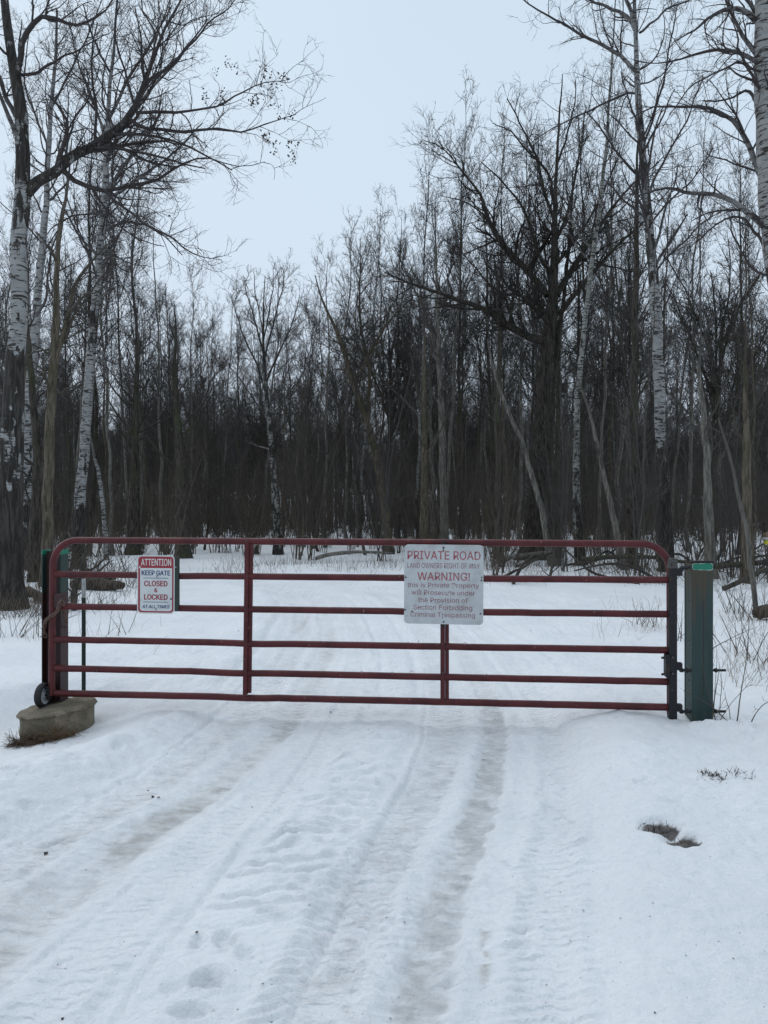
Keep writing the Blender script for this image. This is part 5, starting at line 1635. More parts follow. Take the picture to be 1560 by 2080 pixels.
# dead grass hanging at its foot
g = np.random.default_rng(8)
n = 520
t = g.random(n)
bx = fx - .20 + .42 * t + g.normal(0, .02, n)
by = fy - .31 + (t - .3) ** 2 * .20 + g.normal(0, .02, n)
bz = ground_fields(bx, by)[0]
Q = np.empty((n, 4, 3)); Q[:, 0] = np.stack([bx, by, bz], 1)
d = norm(np.stack([g.normal(-.2, .6, n), g.normal(-.25, .35, n), g.uniform(.35, 1.2, n)], 1))
le = g.uniform(.06, .17, n)
for k in range(1, 4):
    d = norm(d + g.normal(0, .3, (n, 3)) + np.array([0, 0, -.25])); Q[:, k] = Q[:, k - 1] + d * (le / 3)[:, None]
    Q[:, k, 2] = np.maximum(Q[:, k, 2], ground_fields(Q[:, k, 0], Q[:, k, 1])[0] + .004)
w = Wood(); w.add(Q, np.tile([.0024, .0022, .0018, .0009], (n, 1)), 3)
tag(add('dead_grass', w.mesh('dead_grass'), M['grass']), 'matted dead brown grass at the foot of the concrete footing', kind='stuff')
X1, Y1 = G(1450, 1577); X2, Y2 = G(1505, 1573)
sp = [(X1, Y1, 190, .035, .03), (X2, Y2, 90, .05, .02), (1.33, 3.61, 60, .05, .025), (1.40, 3.46, 40, .04, .015), (2.52, 5.35, 50, .03, .03)]
blades('grass_tuft', sp, .07, M['leaf'], 'small dead grass tufts showing through holes in the foreground snow', .0024, 1.2, 12)

# ------------------------------------------------------------------ chain
ch = empty('chain', tuple(gp(112, 1245)), 'rusty chain wrapped round the left gate upright and its post', 'chain')
path = [gp(133, 1256, -.06), gp(129, 1238, -.03), gp(128, 1226, .04), gp(122, 1222, .05), gp(119, 1234, .055), gp(115, 1243, .05), gp(108, 1249, .045), gp(100, 1254, .035), gp(94, 1260, .01), gp(91, 1268, -.03), gp(90, 1282, -.05), gp(93, 1296, -.06)]
path2 = [gp(131, 1252, -.05), gp(134, 1262, -.07), gp(132, 1272, -.09), gp(126, 1276, -.10)]
link_me = None


def chain_along(pth):
    global link_me
    Q, _ = resample(pth, np.ones(len(pth)), 200)
    s = np.r_[0, np.cumsum(np.linalg.norm(np.diff(Q, axis=0), axis=1))]
    pitch = .0265
    if link_me is None:
        m = MB()
        L2, W2 = .0125, .0085
        pts_ = [np.array([math.copysign(L2, math.cos(t)) * (abs(math.cos(t)) > 1e-6) * .55 + math.cos(t) * L2 * .75, math.sin(t) * W2, 0]) for t in np.linspace(0, 2 * PI, 17)]
        m.tube(pts_, .0032, 6, cap=False)
        link_me = make_mesh('link', np.concatenate(m.v), m.f)
    for k in range(int(s[-1] / pitch)):
        c = np.array([np.interp(k * pitch, s, Q[:, i]) for i in range(3)])
        c2 = np.array([np.interp((k + .6) * pitch, s, Q[:, i]) for i in range(3)])
        dd = Vector(c2 - c).normalized()
        o = add('link', link_me, M['rusty_chain'], ch)
        q = dd.to_track_quat('X', 'Z')
        o.rotation_euler = (q.to_matrix() @ Matrix.Rotation(R_(25 + 90 * (k % 2)), 3, 'X')).to_euler()
        o.location = Vector(c) - Vector(ch.location)
        s_ = random.uniform(1.35, 1.5); o.scale = (s_, s_, s_)


chain_along(path); chain_along(path2)

# ------------------------------------------------------------------ signs
def rrect(x0, y0, x1, y1, r, n=7):
    out = []
    for cx, cy, a0 in ((x1 - r, y0 + r, -90), (x1 - r, y1 - r, 0), (x0 + r, y1 - r, 90), (x0 + r, y0 + r, 180)):
        for k in range(n + 1):
            t = R_(a0 + 90 * k / n); out.append((cx + r * math.cos(t), cy + r * math.sin(t)))
    return out


# letter outlines (advance, closed contours) in thousandths of the type size
GLYPHS = {'!':(196,[[(67,160),(63,509),(132,509),(128,160)],[(98,-4),(86,-3),(75,1),(66,9),(58,18),(54,29),(52,41),(54,53),(58,64),(66,73),(75,80),(86,85),(98,86),(110,85),(121,80),(130,73),(138,64),(142,53),(143,41),(142,29),(138,18),(130,9),(121,1),(110,-3)]]),'&':(448,[[(197,-7),(165,-5),(136,1),(110,12),(88,26),(69,42),(54,62),(43,84),(36,108),(34,133),(36,154),(40,173),(47,189),(58,205),(70,220),(85,235),(140,279),(216,335),(237,352),(255,375),(262,405),(260,420),(255,434),(245,445),(233,454),(219,459),(201,461),(168,453),(145,431),(141,421),(138,411),(137,399),(145,363),(169,327),(204,284),(438,0),(364,0),(171,231),(121,293),(87,344),(81,361),(77,379),(75,398),(77,420),(82,440),(91,458),(102,474),(117,488),(134,499),(154,507),(176,512),(200,513),(224,512),(246,507),(266,499),(283,488),(297,475),(308,459),(317,442),(322,424),(324,404),(315,362),(291,325),(256,293),(154,217),(135,202),(121,188),(110,174),(103,161),(98,146),(97,131),(98,115),(102,101),(109,87),(118,76),(130,66),(143,57),(158,51),(175,48),(193,46),(213,48),(232,52),(251,59),(269,69),(286,81),(301,95),(315,112),(327,131),(336,151),(343,174),(348,198),(349,224),(408,224),(406,194),(403,167),(397,144),(371,92),(345,62),(333,47),(315,30),(294,17),(271,7),(246,-1),(221,-5)]]),'A':(480,[[(16,0),(201,509),(276,509),(463,0),(395,0),(287,302),(264,372),(232,478),(245,478),(213,371),(191,302),(85,0)],[(110,142),(110,199),(370,199),(370,142)]]),'C':(510,[[(267,-7),(225,-3),(186,7),(150,25),(119,49),(92,79),(70,115),(53,157),(44,203),(40,254),(44,305),(53,352),(70,393),(92,429),(119,459),(150,484),(186,501),(225,512),(267,516),(293,514),(317,511),(340,504),(362,496),(383,485),(402,471),(419,456),(435,438),(448,418),(459,397),(467,373),(473,348),(408,348),(404,365),(397,380),(389,395),(357,428),(315,449),(267,456),(237,453),(209,445),(184,432),(161,414),(141,391),(125,364),(113,332),(106,295),(103,254),(106,213),(113,177),(125,145),(141,117),(161,94),(184,76),(210,63),(237,56),(267,53),(315,60),(357,81),(389,114),(408,160),(473,160),(467,135),(459,112),(448,91),(435,71),(420,53),(402,38),(383,24),(363,13),(341,5),(317,-2),(293,-6)]]),'D':(502,[[(219,0),(96,0),(96,57),(215,57),(254,60),(288,68),(318,81),(343,99),(363,122),(379,149),(390,181),(397,216),(399,255),(397,294),(390,329),(379,361),(364,388),(344,410),(320,428),(291,441),(258,449),(221,452),(93,452),(93,509),(225,509),(273,505),(315,495),(353,478),(385,455),(412,426),(433,391),(449,351),(458,306),(462,255),(458,205),(449,159),(433,119),(411,83),(384,54),(351,31),(312,14),(268,3)],[(125,509),(125,0),(60,0),(60,509)]]),'E':(419,[[(60,0),(60,509),(372,509),(372,452),(125,452),(125,286),(355,286),(355,229),(125,229),(125,57),(375,57),(375,0)]]),'F':(410,[[(60,0),(60,509),(369,509),(369,452),(125,452),(125,278),(346,278),(346,221),(125,221),(125,0)]]),'G':(520,[[(269,-7),(225,-3),(185,7),(149,25),(118,49),(91,79),(69,116),(53,157),(43,203),(40,254),(43,305),(53,352),(69,393),(91,429),(117,459),(149,484),(184,501),(223,512),(265,516),(291,514),(316,510),(340,504),(363,494),(384,483),(403,469),(421,453),(436,436),(449,416),(460,395),(468,373),(474,349),(408,349),(387,393),(356,427),(315,448),(265,456),(236,453),(209,445),(183,432),(160,414),(141,392),(125,364),(113,332),(106,295),(103,254),(106,213),(113,177),(125,145),(141,117),(161,95),(184,76),(210,63),(238,56),(269,53),(296,55),(322,61),(345,71),(365,85),(382,102),(396,123),(407,147),(413,173),(415,202),(434,199),(283,199),(283,256),(478,256),(478,200),(475,160),(466,124),(451,91),(431,62),(406,38),(377,19),(344,5),(308,-4)]]),'H':(517,[[(60,0),(60,509),(125,509),(125,289),(392,289),(392,509),(457,509),(457,0),(392,0),(392,232),(125,232),(125,0)]]),'I':(300,[[(31,0),(31,57),(118,57),(118,452),(31,452),(31,509),(269,509),(269,452),(183,452),(183,57),(269,57),(269,0)]]),'K':(467,[[(104,145),(104,216),(139,261),(174,303),(212,344),(364,509),(448,509),(230,276)],[(60,0),(60,509),(125,509),(125,334),(124,225),(125,193),(125,0)],[(372,0),(188,259),(228,309),(449,0)]]),'L':(393,[[(60,0),(60,509),(125,509),(125,57),(361,57),(361,0)]]),'M':(628,[[(60,0),(60,509),(152,509),(277,187),(287,159),(299,123),(311,84),(322,49),(307,49),(318,83),(330,121),(342,158),(352,187),(476,509),(568,509),(568,0),(504,0),(504,291),(504,327),(505,369),(506,413),(507,457),(513,457),(498,409),(482,363),(467,322),(456,291),(342,0),(286,0),(170,291),(159,321),(145,361),(129,408),(112,457),(119,457),(120,416),(121,372),(122,328),(122,291),(122,0)]]),'N':(523,[[(60,0),(60,509),(136,509),(343,183),(363,151),(388,107),(414,55),(405,54),(401,108),(399,157),(399,195),(399,509),(463,509),(463,0),(387,0),(202,290),(177,331),(148,381),(108,452),(119,454),(122,384),(124,328),(125,291),(125,0)]]),'O':(533,[[(267,-7),(225,-3),(186,7),(150,25),(119,49),(92,79),(70,115),(53,157),(44,203),(40,254),(44,305),(53,352),(70,393),(92,429),(119,459),(150,484),(186,501),(225,512),(267,516),(309,512),(348,501),(384,484),(415,459),(442,429),(464,393),(480,352),(490,305),(493,254),(490,203),(480,157),(464,115),(442,79),(415,49),(384,25),(348,7),(309,-3)],[(267,53),(296,55),(324,63),(349,76),(372,94),(392,116),(408,144),(420,176),(428,213),(430,254),(428,295),(420,332),(408,365),(392,392),(372,415),(349,433),(324,446),(296,453),(267,456),(237,453),(210,445),(184,433),(161,415),(142,392),(125,364),(113,332),(106,295),(103,254),(106,213),(113,176),(125,144),(142,117),(161,94),(184,76),(210,63),(237,55)]]),'P':(445,[[(60,0),(60,509),(235,509),(272,506),(305,499),(332,487),(356,471),(375,452),(390,430),(400,404),(407,377),(409,348),(407,318),(400,291),(390,265),(375,243),(356,223),(332,207),(305,195),(272,188),(235,186),(109,186),(109,242),(233,242),(257,244),(279,248),(297,256),(312,266),(324,279),(333,294),(339,310),(343,328),(344,348),(343,367),(339,385),(333,402),(324,416),(312,428),(297,439),(279,446),(257,451),(232,452),(125,452),(125,0)]]),'R':(449,[[(60,0),(60,509),(236,509),(273,506),(305,500),(333,489),(356,473),(376,455),(390,433),(401,408),(407,381),(409,352),(407,323),(401,296),(390,271),(376,250),(356,232),(333,217),(305,206),(273,200),(236,198),(96,198),(96,255),(234,255),(258,256),(280,260),(298,267),(313,276),(325,287),(334,300),(340,316),(344,333),(345,352),(344,371),(340,389),(334,405),(325,419),(313,430),(298,440),(279,446),(258,451),(233,452),(125,452),(125,0)],[(353,0),(230,229),(303,229),(428,0)]]),'S':(447,[[(224,-9),(188,-7),(156,-1),(128,9),(102,23),(81,40),(64,60),(51,83),(42,109),(38,137),(104,137),(108,118),(114,102),(123,88),(136,76),(150,66),(166,59),(185,53),(204,50),(224,49),(246,50),(267,54),(286,60),(303,69),(317,79),(329,92),(338,106),(344,122),(346,139),(344,154),(340,168),(332,179),(322,189),(310,197),(296,205),(245,222),(184,239),(145,253),(112,269),(86,289),(67,313),(56,341),(52,372),(54,400),(62,425),(75,448),(92,468),(113,484),(138,498),(165,508),(195,514),(227,516),(259,514),(289,508),(316,498),(340,484),(360,468),(377,449),(390,427),(398,403),(401,378),(337,378),(332,402),(320,421),(302,437),(280,449),(254,456),(225,459),(204,457),(185,454),(167,448),(152,440),(139,430),(129,418),(121,405),(117,391),(115,376),(117,359),(122,345),(131,334),(142,324),(155,315),(169,308),(212,293),(264,279),(312,264),(359,238),(372,226),(384,213),(395,198),(402,180),(407,161),(408,139),(406,112),(399,87),(386,64),(370,43),(349,25),(323,11),(294,0),(261,-7)]]),'T':(449,[[(32,452),(32,509),(417,509),(417,452),(257,452),(257,0),(193,0),(193,452)]]),'V':(480,[[(204,0),(16,509),(84,509),(192,206),(215,137),(248,31),(235,31),(267,138),(290,206),(395,509),(463,509),(278,0)]]),'W':(686,[[(155,0),(16,509),(82,509),(163,196),(175,145),(187,94),(197,40),(189,40),(200,94),(211,145),(224,196),(306,509),(380,509),(462,196),(474,145),(486,94),(497,40),(488,40),(499,94),(510,145),(523,196),(603,509),(670,509),(530,0),(455,0),(368,323),(351,391),(336,475),(350,475),(335,395),(318,323),(230,0)]]),'Y':(472,[[(203,0),(203,208),(16,509),(91,509),(192,344),(222,292),(250,230),(224,230),(251,293),(280,344),(381,509),(455,509),(268,208),(268,0)]]),'a':(389,[[(160,-9),(137,-7),(115,-3),(94,5),(76,15),(60,29),(48,45),(38,63),(32,84),(30,108),(32,128),(36,146),(43,161),(53,174),(64,184),(78,193),(125,211),(178,220),(234,227),(265,235),(271,240),(274,246),(276,255),(276,257),(275,272),(272,285),(267,297),(260,307),(251,315),(240,322),(227,327),(212,330),(196,331),(178,330),(163,327),(149,322),(118,301),(100,274),(41,291),(51,313),(64,331),(79,346),(95,358),(114,368),(133,375),(153,380),(173,383),(194,384),(239,379),(286,360),(300,350),(312,336),(322,320),(330,301),(335,278),(337,251),(337,0),(277,0),(277,52),(272,52),(252,25),(215,1),(199,-4),(181,-7)],[(170,45),(192,47),(211,51),(228,59),(242,68),(254,80),(263,93),(270,108),(274,122),(276,138),(276,190),(259,182),(231,176),(200,171),(175,168),(134,159),(122,153),(112,147),(103,139),(97,130),(93,118),(92,105),(93,93),(96,82),(102,72),(109,64),(119,57),(130,52)]]),'b':(424,[[(229,-8),(208,-7),(189,-3),(172,4),(138,31),(118,59),(112,59),(112,0),(53,0),(53,509),(114,509),(114,319),(118,319),(137,346),(171,373),(188,379),(207,383),(229,384),(259,382),(287,374),(313,361),(335,342),(354,320),(370,293),(381,261),(388,227),(390,189),(388,151),(381,116),(370,84),(355,57),(336,34),(313,16),(288,3),(260,-6)],[(220,47),(242,49),(262,55),(279,66),(294,80),(306,97),(316,117),(323,139),(327,163),(328,189),(327,215),(323,239),(316,261),(307,281),(295,298),(280,311),(262,322),(243,328),(220,330),(198,328),(178,322),(161,312),(147,299),(134,282),(125,263),(118,241),(114,216),(113,189),(114,162),(118,138),(125,115),(135,95),(147,78),(162,65),(179,55),(198,49)]]),'c':(396,[[(207,-8),(174,-5),(144,3),(117,16),(93,35),(72,58),(56,85),(44,116),(37,150),(34,187),(37,225),(44,260),(56,291),(72,318),(93,341),(117,360),(144,374),(174,382),(207,384),(260,377),(305,356),(340,322),(362,277),(303,262),(290,289),(270,311),(242,325),(207,330),(184,328),(163,321),(145,310),(130,296),(118,278),(108,258),(102,236),(98,212),(96,187),(98,163),(102,139),(108,117),(118,97),(130,80),(145,66),(163,55),(184,49),(207,46),(243,52),(271,66),(292,89),(304,117),(363,102),(357,86),(350,70),(341,56),(306,21),(261,-1)]]),'d':(424,[[(195,-8),(165,-6),(137,3),(111,16),(89,34),(70,57),(55,84),(43,116),(36,151),(34,189),(36,227),(43,261),(55,293),(70,320),(89,342),(112,361),(137,374),(165,382),(196,384),(218,383),(237,379),(253,373),(287,346),(306,319),(311,319),(311,509),(372,509),(372,0),(313,0),(313,59),(307,59),(287,31),(252,4),(236,-3),(217,-7)],[(205,47),(226,49),(246,55),(263,65),(278,78),(290,95),(299,115),(306,138),(310,162),(312,189),(310,216),(306,241),(300,263),(290,282),(278,299),(263,312),(246,322),(227,328),(205,330),(182,328),(162,322),(145,311),(130,298),(118,281),(108,261),(102,239),(98,215),(96,189),(98,163),(102,139),(109,117),(118,97),(130,80),(145,66),(162,55),(182,49)]]),'e':(404,[[(212,-8),(177,-5),(145,3),(117,16),(92,35),(72,58),(56,85),(44,116),(37,150),(34,187),(36,224),(44,258),(55,290),(71,317),(91,340),(115,359),(142,373),(172,382),(205,384),(226,383),(246,380),(266,374),(285,366),(303,355),(319,341),(334,324),(347,305),(357,282),(365,256),(370,227),(371,194),(371,169),(75,169),(75,221),(338,221),(310,202),(308,226),(304,248),(298,269),(288,286),(277,301),(263,314),(246,323),(227,328),(205,330),(183,328),(164,323),(146,313),(131,301),(119,286),(109,270),(102,251),(97,231),(96,211),(96,178),(98,151),(102,127),(110,106),(121,88),(135,73),(151,61),(169,53),(190,48),(212,46),(254,53),(285,73),(306,105),(365,91),(358,72),(348,55),(335,39),(320,26),(302,14),(283,4),(261,-3),(237,-7)]]),'f':(254,[[(228,379),(228,327),(6,327),(6,379)],[(81,0),(81,432),(82,452),(87,470),(96,486),(107,499),(120,510),(135,519),(152,525),(169,529),(187,530),(222,527),(243,521),(227,468),(215,472),(195,474),(178,472),(164,468),(154,460),(147,449),(143,435),(142,419),(142,0)]]),'g':(425,[[(207,-151),(180,-149),(156,-146),(134,-140),(114,-132),(97,-122),(82,-110),(70,-97),(59,-84),(51,-69),(101,-41),(122,-66),(154,-88),(169,-93),(187,-96),(207,-97),(236,-95),(261,-87),(282,-75),(298,-58),(308,-34),(311,-6),(311,68),(306,68),(287,41),(252,16),(236,10),(217,6),(195,5),(165,7),(138,14),(113,27),(90,43),(71,65),(55,90),(43,120),(36,154),(34,191),(36,229),(43,263),(55,293),(71,320),(90,342),(112,361),(138,374),(166,382),(196,384),(218,383),(237,379),(253,373),(288,346),(308,319),(313,319),(313,379),(372,379),(372,-9),(370,-40),(363,-67),(350,-90),(334,-109),(314,-124),(291,-136),(265,-144),(237,-149)],[(205,59),(227,61),(246,66),(264,75),(278,87),(290,103),(300,121),(307,142),(311,166),(312,193),(311,219),(307,242),(300,264),(291,283),(279,299),(264,312),(247,322),(227,328),(205,330),(182,328),(163,322),(145,312),(130,298),(118,282),(109,262),(102,241),(98,218),(96,193),(98,167),(102,144),(109,123),(118,104),(131,88),(145,76),(163,66),(183,61)]]),'h':(410,[[(114,227),(114,0),(53,0),(53,509),(114,509),(114,287),(102,287),(116,319),(132,344),(152,362),(175,374),(200,382),(227,384),(252,383),(275,377),(295,369),(313,356),(328,340),(341,321),(350,298),(355,271),(357,240),(357,0),(296,0),(296,235),(293,263),(286,286),(273,304),(256,318),(235,326),(210,329),(192,328),(176,324),(161,317),(147,308),(136,297),(126,283),(119,266),(115,248)]]),'i':(167,[[(53,0),(53,379),(114,379),(114,0)],[(84,443),(73,444),(63,448),(54,455),(47,463),(43,472),(41,483),(43,494),(47,504),(54,512),(63,518),(73,522),(84,524),(95,522),(105,518),(114,512),(121,504),(125,494),(126,483),(125,472),(121,463),(114,455),(105,448),(95,444)]]),'l':(189,[[(139,-2),(112,0),(91,8),(74,20),(62,37),(55,59),(53,84),(53,509),(114,509),(114,99),(114,83),(117,71),(120,62),(126,57),(135,53),(146,52),(160,53),(170,54),(181,3),(162,-1)]]),'m':(610,[[(53,0),(53,379),(112,379),(112,295),(108,295),(114,314),(122,331),(132,346),(144,358),(158,368),(172,376),(187,382),(203,385),(219,386),(245,383),(268,375),(287,361),(303,342),(314,320),(321,295),(312,295),(318,312),(326,329),(337,343),(350,356),(364,366),(381,375),(398,381),(417,385),(437,386),(458,385),(478,380),(497,372),(514,361),(529,346),(541,328),(550,307),(555,283),(557,255),(557,0),(496,0),(496,254),(493,279),(485,298),(473,313),(456,323),(438,329),(419,330),(402,329),(387,326),(374,320),(363,312),(353,302),(345,290),(340,277),(336,263),(335,247),(335,0),(274,0),(274,260),(272,280),(265,297),(253,311),(238,322),(220,328),(199,330),(185,329),(171,326),(158,320),(145,312),(135,302),(126,289),(119,274),(115,257),(114,238),(114,0)]]),'n':(410,[[(114,227),(114,0),(53,0),(53,379),(112,379),(112,287),(102,287),(116,319),(132,344),(152,362),(175,374),(200,382),(227,384),(252,383),(275,377),(295,369),(313,356),(328,340),(341,321),(350,298),(355,271),(357,240),(357,0),(296,0),(296,235),(293,263),(286,286),(273,304),(256,318),(235,326),(210,329),(192,328),(176,324),(161,317),(147,308),(136,297),(126,283),(119,266),(115,248)]]),'o':(415,[[(207,-8),(174,-5),(144,3),(117,16),(93,35),(72,58),(56,85),(44,116),(37,150),(34,187),(37,225),(44,260),(56,291),(72,318),(93,341),(117,360),(144,374),(174,382),(207,384),(241,382),(271,374),(299,360),(323,341),(343,318),(359,291),(371,260),(379,225),(381,187),(379,150),(371,116),(359,85),(343,58),(323,35),(299,16),(271,3),(241,-5)],[(207,46),(231,49),(252,55),(270,66),(285,80),(298,97),(307,117),(314,139),(318,163),(319,187),(318,212),(314,236),(307,258),(298,278),(285,296),(270,310),(252,321),(231,328),(207,330),(184,328),(163,321),(145,310),(130,296),(118,278),(108,258),(102,236),(98,212),(96,187),(98,163),(102,139),(108,117),(118,97),(130,80),(145,66),(163,55),(184,49)]]),'p':(424,[[(53,-143),(53,379),(112,379),(112,319),(118,319),(137,346),(171,373),(188,379),(207,383),(229,384),(259,382),(287,374),(313,361),(335,342),(354,320),(370,293),(381,261),(388,227),(390,189),(388,151),(381,116),(370,84),(355,57),(336,34),(313,16),(288,3),(260,-6),(229,-8),(208,-7),(189,-3),(173,4),(138,31),(118,59),(114,59),(114,-143)],[(220,47),(242,49),(262,55),(279,66),(294,80),(306,97),(316,117),(323,139),(327,163),(328,189),(327,215),(323,239),(316,261),(307,281),(295,298),(280,311),(262,322),(243,328),(220,330),(198,328),(178,322),(161,312),(147,299),(134,282),(125,263),(118,241),(114,216),(113,189),(114,162),(118,138),(125,115),(135,95),(147,78),(162,65),(179,55),(198,49)]]),'r':(259,[[(53,0),(53,379),(112,379),(112,321),(115,321),(124,339),(137,354),(152,367),(171,377),(191,383),(213,385),(229,384),(243,384),(243,322),(230,324),(207,326),(190,324),(174,321),(159,315),(146,306),(135,296),(126,284),(119,269),(115,254),(114,237),(114,0)]]),'s':(365,[[(182,-8),(157,-7),(133,-3),(112,3),(93,12),(76,24),(62,38),(50,54),(41,73),(36,94),(94,107),(101,87),(111,72),(124,60),(141,52),(160,47),(181,45),(206,47),(227,53),(244,62),(258,74),(265,88),(268,103),(266,115),(262,126),(254,136),(243,144),(229,150),(212,155),(149,170),(118,180),(92,192),(72,208),(58,227),(50,249),(47,274),(49,295),(55,314),(65,332),(79,347),(95,360),(115,370),(137,378),(161,383),(187,384),(212,383),(234,379),(254,372),(271,363),(286,352),(299,339),(309,324),(318,308),(324,290),(268,277),(262,291),(254,304),(243,316),(228,325),(210,331),(187,333),(166,331),(147,326),(131,317),(119,305),(111,292),(109,277),(110,264),(115,253),(124,243),(136,235),(152,229),(172,223),(229,209),(261,200),(287,187),(306,171),(320,153),(328,131),(331,107),(329,85),(323,65),(312,47),(298,31),(281,18),(260,6),(236,-2),(210,-7)]]),'t':(227,[[(204,379),(204,327),(6,327),(6,379)],[(65,471),(126,471),(126,98),(127,83),(130,70),(136,61),(144,55),(156,51),(170,50),(185,51),(202,54),(213,2),(192,-3),(168,-4),(138,-1),(113,7),(92,21),(77,41),(68,64),(65,93)]]),'u':(410,[[(182,-5),(158,-3),(135,2),(115,11),(97,23),(82,39),(69,59),(60,82),(54,109),(53,139),(53,379),(114,379),(114,144),(116,117),(124,94),(137,75),(154,61),(175,53),(200,50),(218,51),(234,55),(249,62),(263,71),(274,83),(283,97),(290,113),(295,132),(296,153),(296,379),(357,379),(357,0),(298,0),(298,92),(307,92),(294,60),(277,35),(257,17),(234,5),(209,-3)]]),'v':(389,[[(163,0),(17,379),(84,379),(165,155),(187,87),(206,21),(184,21),(203,87),(224,155),(305,379),(371,379),(226,0)]]),'w':(567,[[(138,0),(23,379),(87,379),(133,214),(154,137),(175,41),(165,41),(186,135),(206,214),(252,379),(316,379),(362,214),(382,136),(402,41),(391,41),(413,135),(434,214),(480,379),(545,379),(429,0),(368,0),(319,172),(305,225),(291,280),(277,338),(291,338),(277,280),(263,225),(248,172),(199,0)]]),'y':(389,[[(47,-139),(61,-86),(71,-87),(104,-89),(113,-86),(122,-81),(130,-74),(138,-64),(145,-51),(151,-36),(163,-1),(17,379),(84,379),(165,155),(187,87),(206,21),(184,21),(202,87),(224,155),(305,379),(371,379),(204,-58),(177,-107),(165,-119),(153,-128),(139,-136),(125,-141),(109,-144),(91,-145),(65,-143)]]),' ':(188,[])}


class Sign:
    def __init__(s, name, label, origin, unit, roll, x0, y0, out=0.03):
        s.u = unit; s.x0, s.y0 = x0, y0
        c, sn = math.cos(roll), math.sin(roll)
        s.ax = gdir * c + gup * sn; s.ay = -(gup * c - gdir * sn)       # right, down
        s.o = origin
        s.e = empty(name, tuple(origin), label, 'sign')

    def pt(s, x, y, off): return s.o + s.ax * (x - s.x0) * s.u + s.ay * (y - s.y0) * s.u + gn * off

    def flat(s, name, outline, off, th, mat):
        V, Fs = plate([s.pt(x, y, off) for x, y in outline], gn, th)
        return MB().raw(V, Fs).build(name, mat, s.e)

    def text(s, body, x0, x1, ytop, ybase, off, mat, bold=0.0, shear=0.0, cap=None):
        area = lambda c_: sum(c_[i - 1][0] * c_[i][1] - c_[i][0] * c_[i - 1][1] for i in range(len(c_)))
        VV, FF, LL = [], [], []
        layers = {}
        xx = 0
        for ch_ in body:
            ad, sp_ = GLYPHS[ch_]
            sp_ = [[p for i, p in enumerate(c_) if p != c_[i - 1]] for c_ in sp_]
            if sp_:
                sg = math.copysign(1, max((area(c_) for c_ in sp_), key=abs))
                solids = [c_ for c_ in sp_ if area(c_) * sg > 0]
                holes = [c_ for c_ in sp_ if area(c_) * sg <= 0]
                for k, c_ in enumerate(solids):
                    bx = (min(p[0] for p in c_), max(p[0] for p in c_), min(p[1] for p in c_), max(p[1] for p in c_))
                    hs = [h_ for h_ in holes if bx[0] <= h_[0][0] <= bx[1] and bx[2] <= h_[0][1] <= bx[3]]
                    layers.setdefault(k, []).extend([(xx, q_) for q_ in [c_] + hs])
            xx += ad
        nv = 0
        for k, items in layers.items():
            cu = bpy.data.curves.new('t', 'CURVE'); cu.dimensions = '2D'; cu.fill_mode = 'BOTH'
            for x_, cn_ in items:
                spl = cu.splines.new('POLY'); spl.points.add(len(cn_) - 1); spl.use_cyclic_u = True
                for q, (px, py) in enumerate(cn_): spl.points[q].co = ((x_ + px + shear * py) / 1000, py / 1000, 0, 1)
            o = bpy.data.objects.new('t', cu); COL.objects.link(o)
            dg = bpy.context.evaluated_depsgraph_get()
            mq = bpy.data.meshes.new_from_object(o.evaluated_get(dg))
            c4 = np.empty(len(mq.vertices) * 3, np.float32); mq.vertices.foreach_get('co', c4)
            for j_, (sx_, sy_) in enumerate(((-1, 0), (1, 0), (0, 0), (0, .6), (0, -.6))):
                VV.append(c4.reshape(-1, 3) + np.array([sx_ * bold * .8, sy_ * bold * .8, 0])); FF += [[i + nv for i in f.vertices] for f in mq.polygons]; LL += [k * 5 + j_] * len(mq.vertices); nv += len(mq.vertices)
            bpy.data.objects.remove(o); bpy.data.curves.remove(cu); bpy.data.meshes.remove(mq)
        co = np.concatenate(VV); off = off + np.array(LL)[:, None] * .00006
        me = bpy.data.meshes.new('lettering'); me.from_pydata([tuple(map(float, v)) for v in co], [], FF)
        capb, capt = 0.0, max(p[1] for c_ in GLYPHS['H'][1] for p in c_) / 1000
        X = x0 + (co[:, 0] - co[:, 0].min()) / (co[:, 0].max() - co[:, 0].min()) * (x1 - x0)
        Y = ybase - (co[:, 1] - capb) / (capt - capb) * (ybase - ytop)
        W = s.o[None] + s.ax[None] * ((X - s.x0) * s.u)[:, None] + s.ay[None] * ((Y - s.y0) * s.u)[:, None] + gn[None] * off - np.array(s.e.location)[None]
        me.vertices.foreach_set('co', W.astype(np.float32).ravel()); me.update(); me.name = 'lettering'; me.materials.clear()
        return add('lettering', me, mat, s.e)

    def dot(s, x, y, off, r, mat, name='bolt', n=8, th=.004):
        c = s.pt(x, y, off); return MB().tube([c, c + gn * th], r, n).build(name, mat, s.e, smooth=False)


M['sign_white'] = simple('sign_white_face', (.47, .49, .50), .5, col2=(.35, .355, .35), scale=7, var=.2, fac=(.4, .75))
M['sign_white2'] = simple('sign_reflective_face', (.55, .57, .57), .4, col2=(.47, .49, .49), scale=9)
M['ink_red_faded'] = simple('faded_red_ink', (.36, .07, .09), .6, col2=(.27, .13, .14), scale=60, fac=(.42, .6))
M['ink_mauve'] = simple('faded_mauve_ink', (.23, .09, .11), .6, col2=(.33, .20, .22), scale=70, fac=(.48, .66))
M['ink_red'] = simple('red_ink', (.27, .015, .03), .45, var=.2, scale=20)
M['ink_navy'] = simple('navy_ink', (.010, .035, .13), .45, var=.2, scale=20)
M['ink_white'] = simple('white_ink', (.58, .56, .54), .45, var=.15, scale=20)
M['dark_steel'] = simple('dark_bolt', (.015, .012, .012), .6)
M['alu'] = simple('sign_edge_metal', (.30, .30, .31), .5, .5)

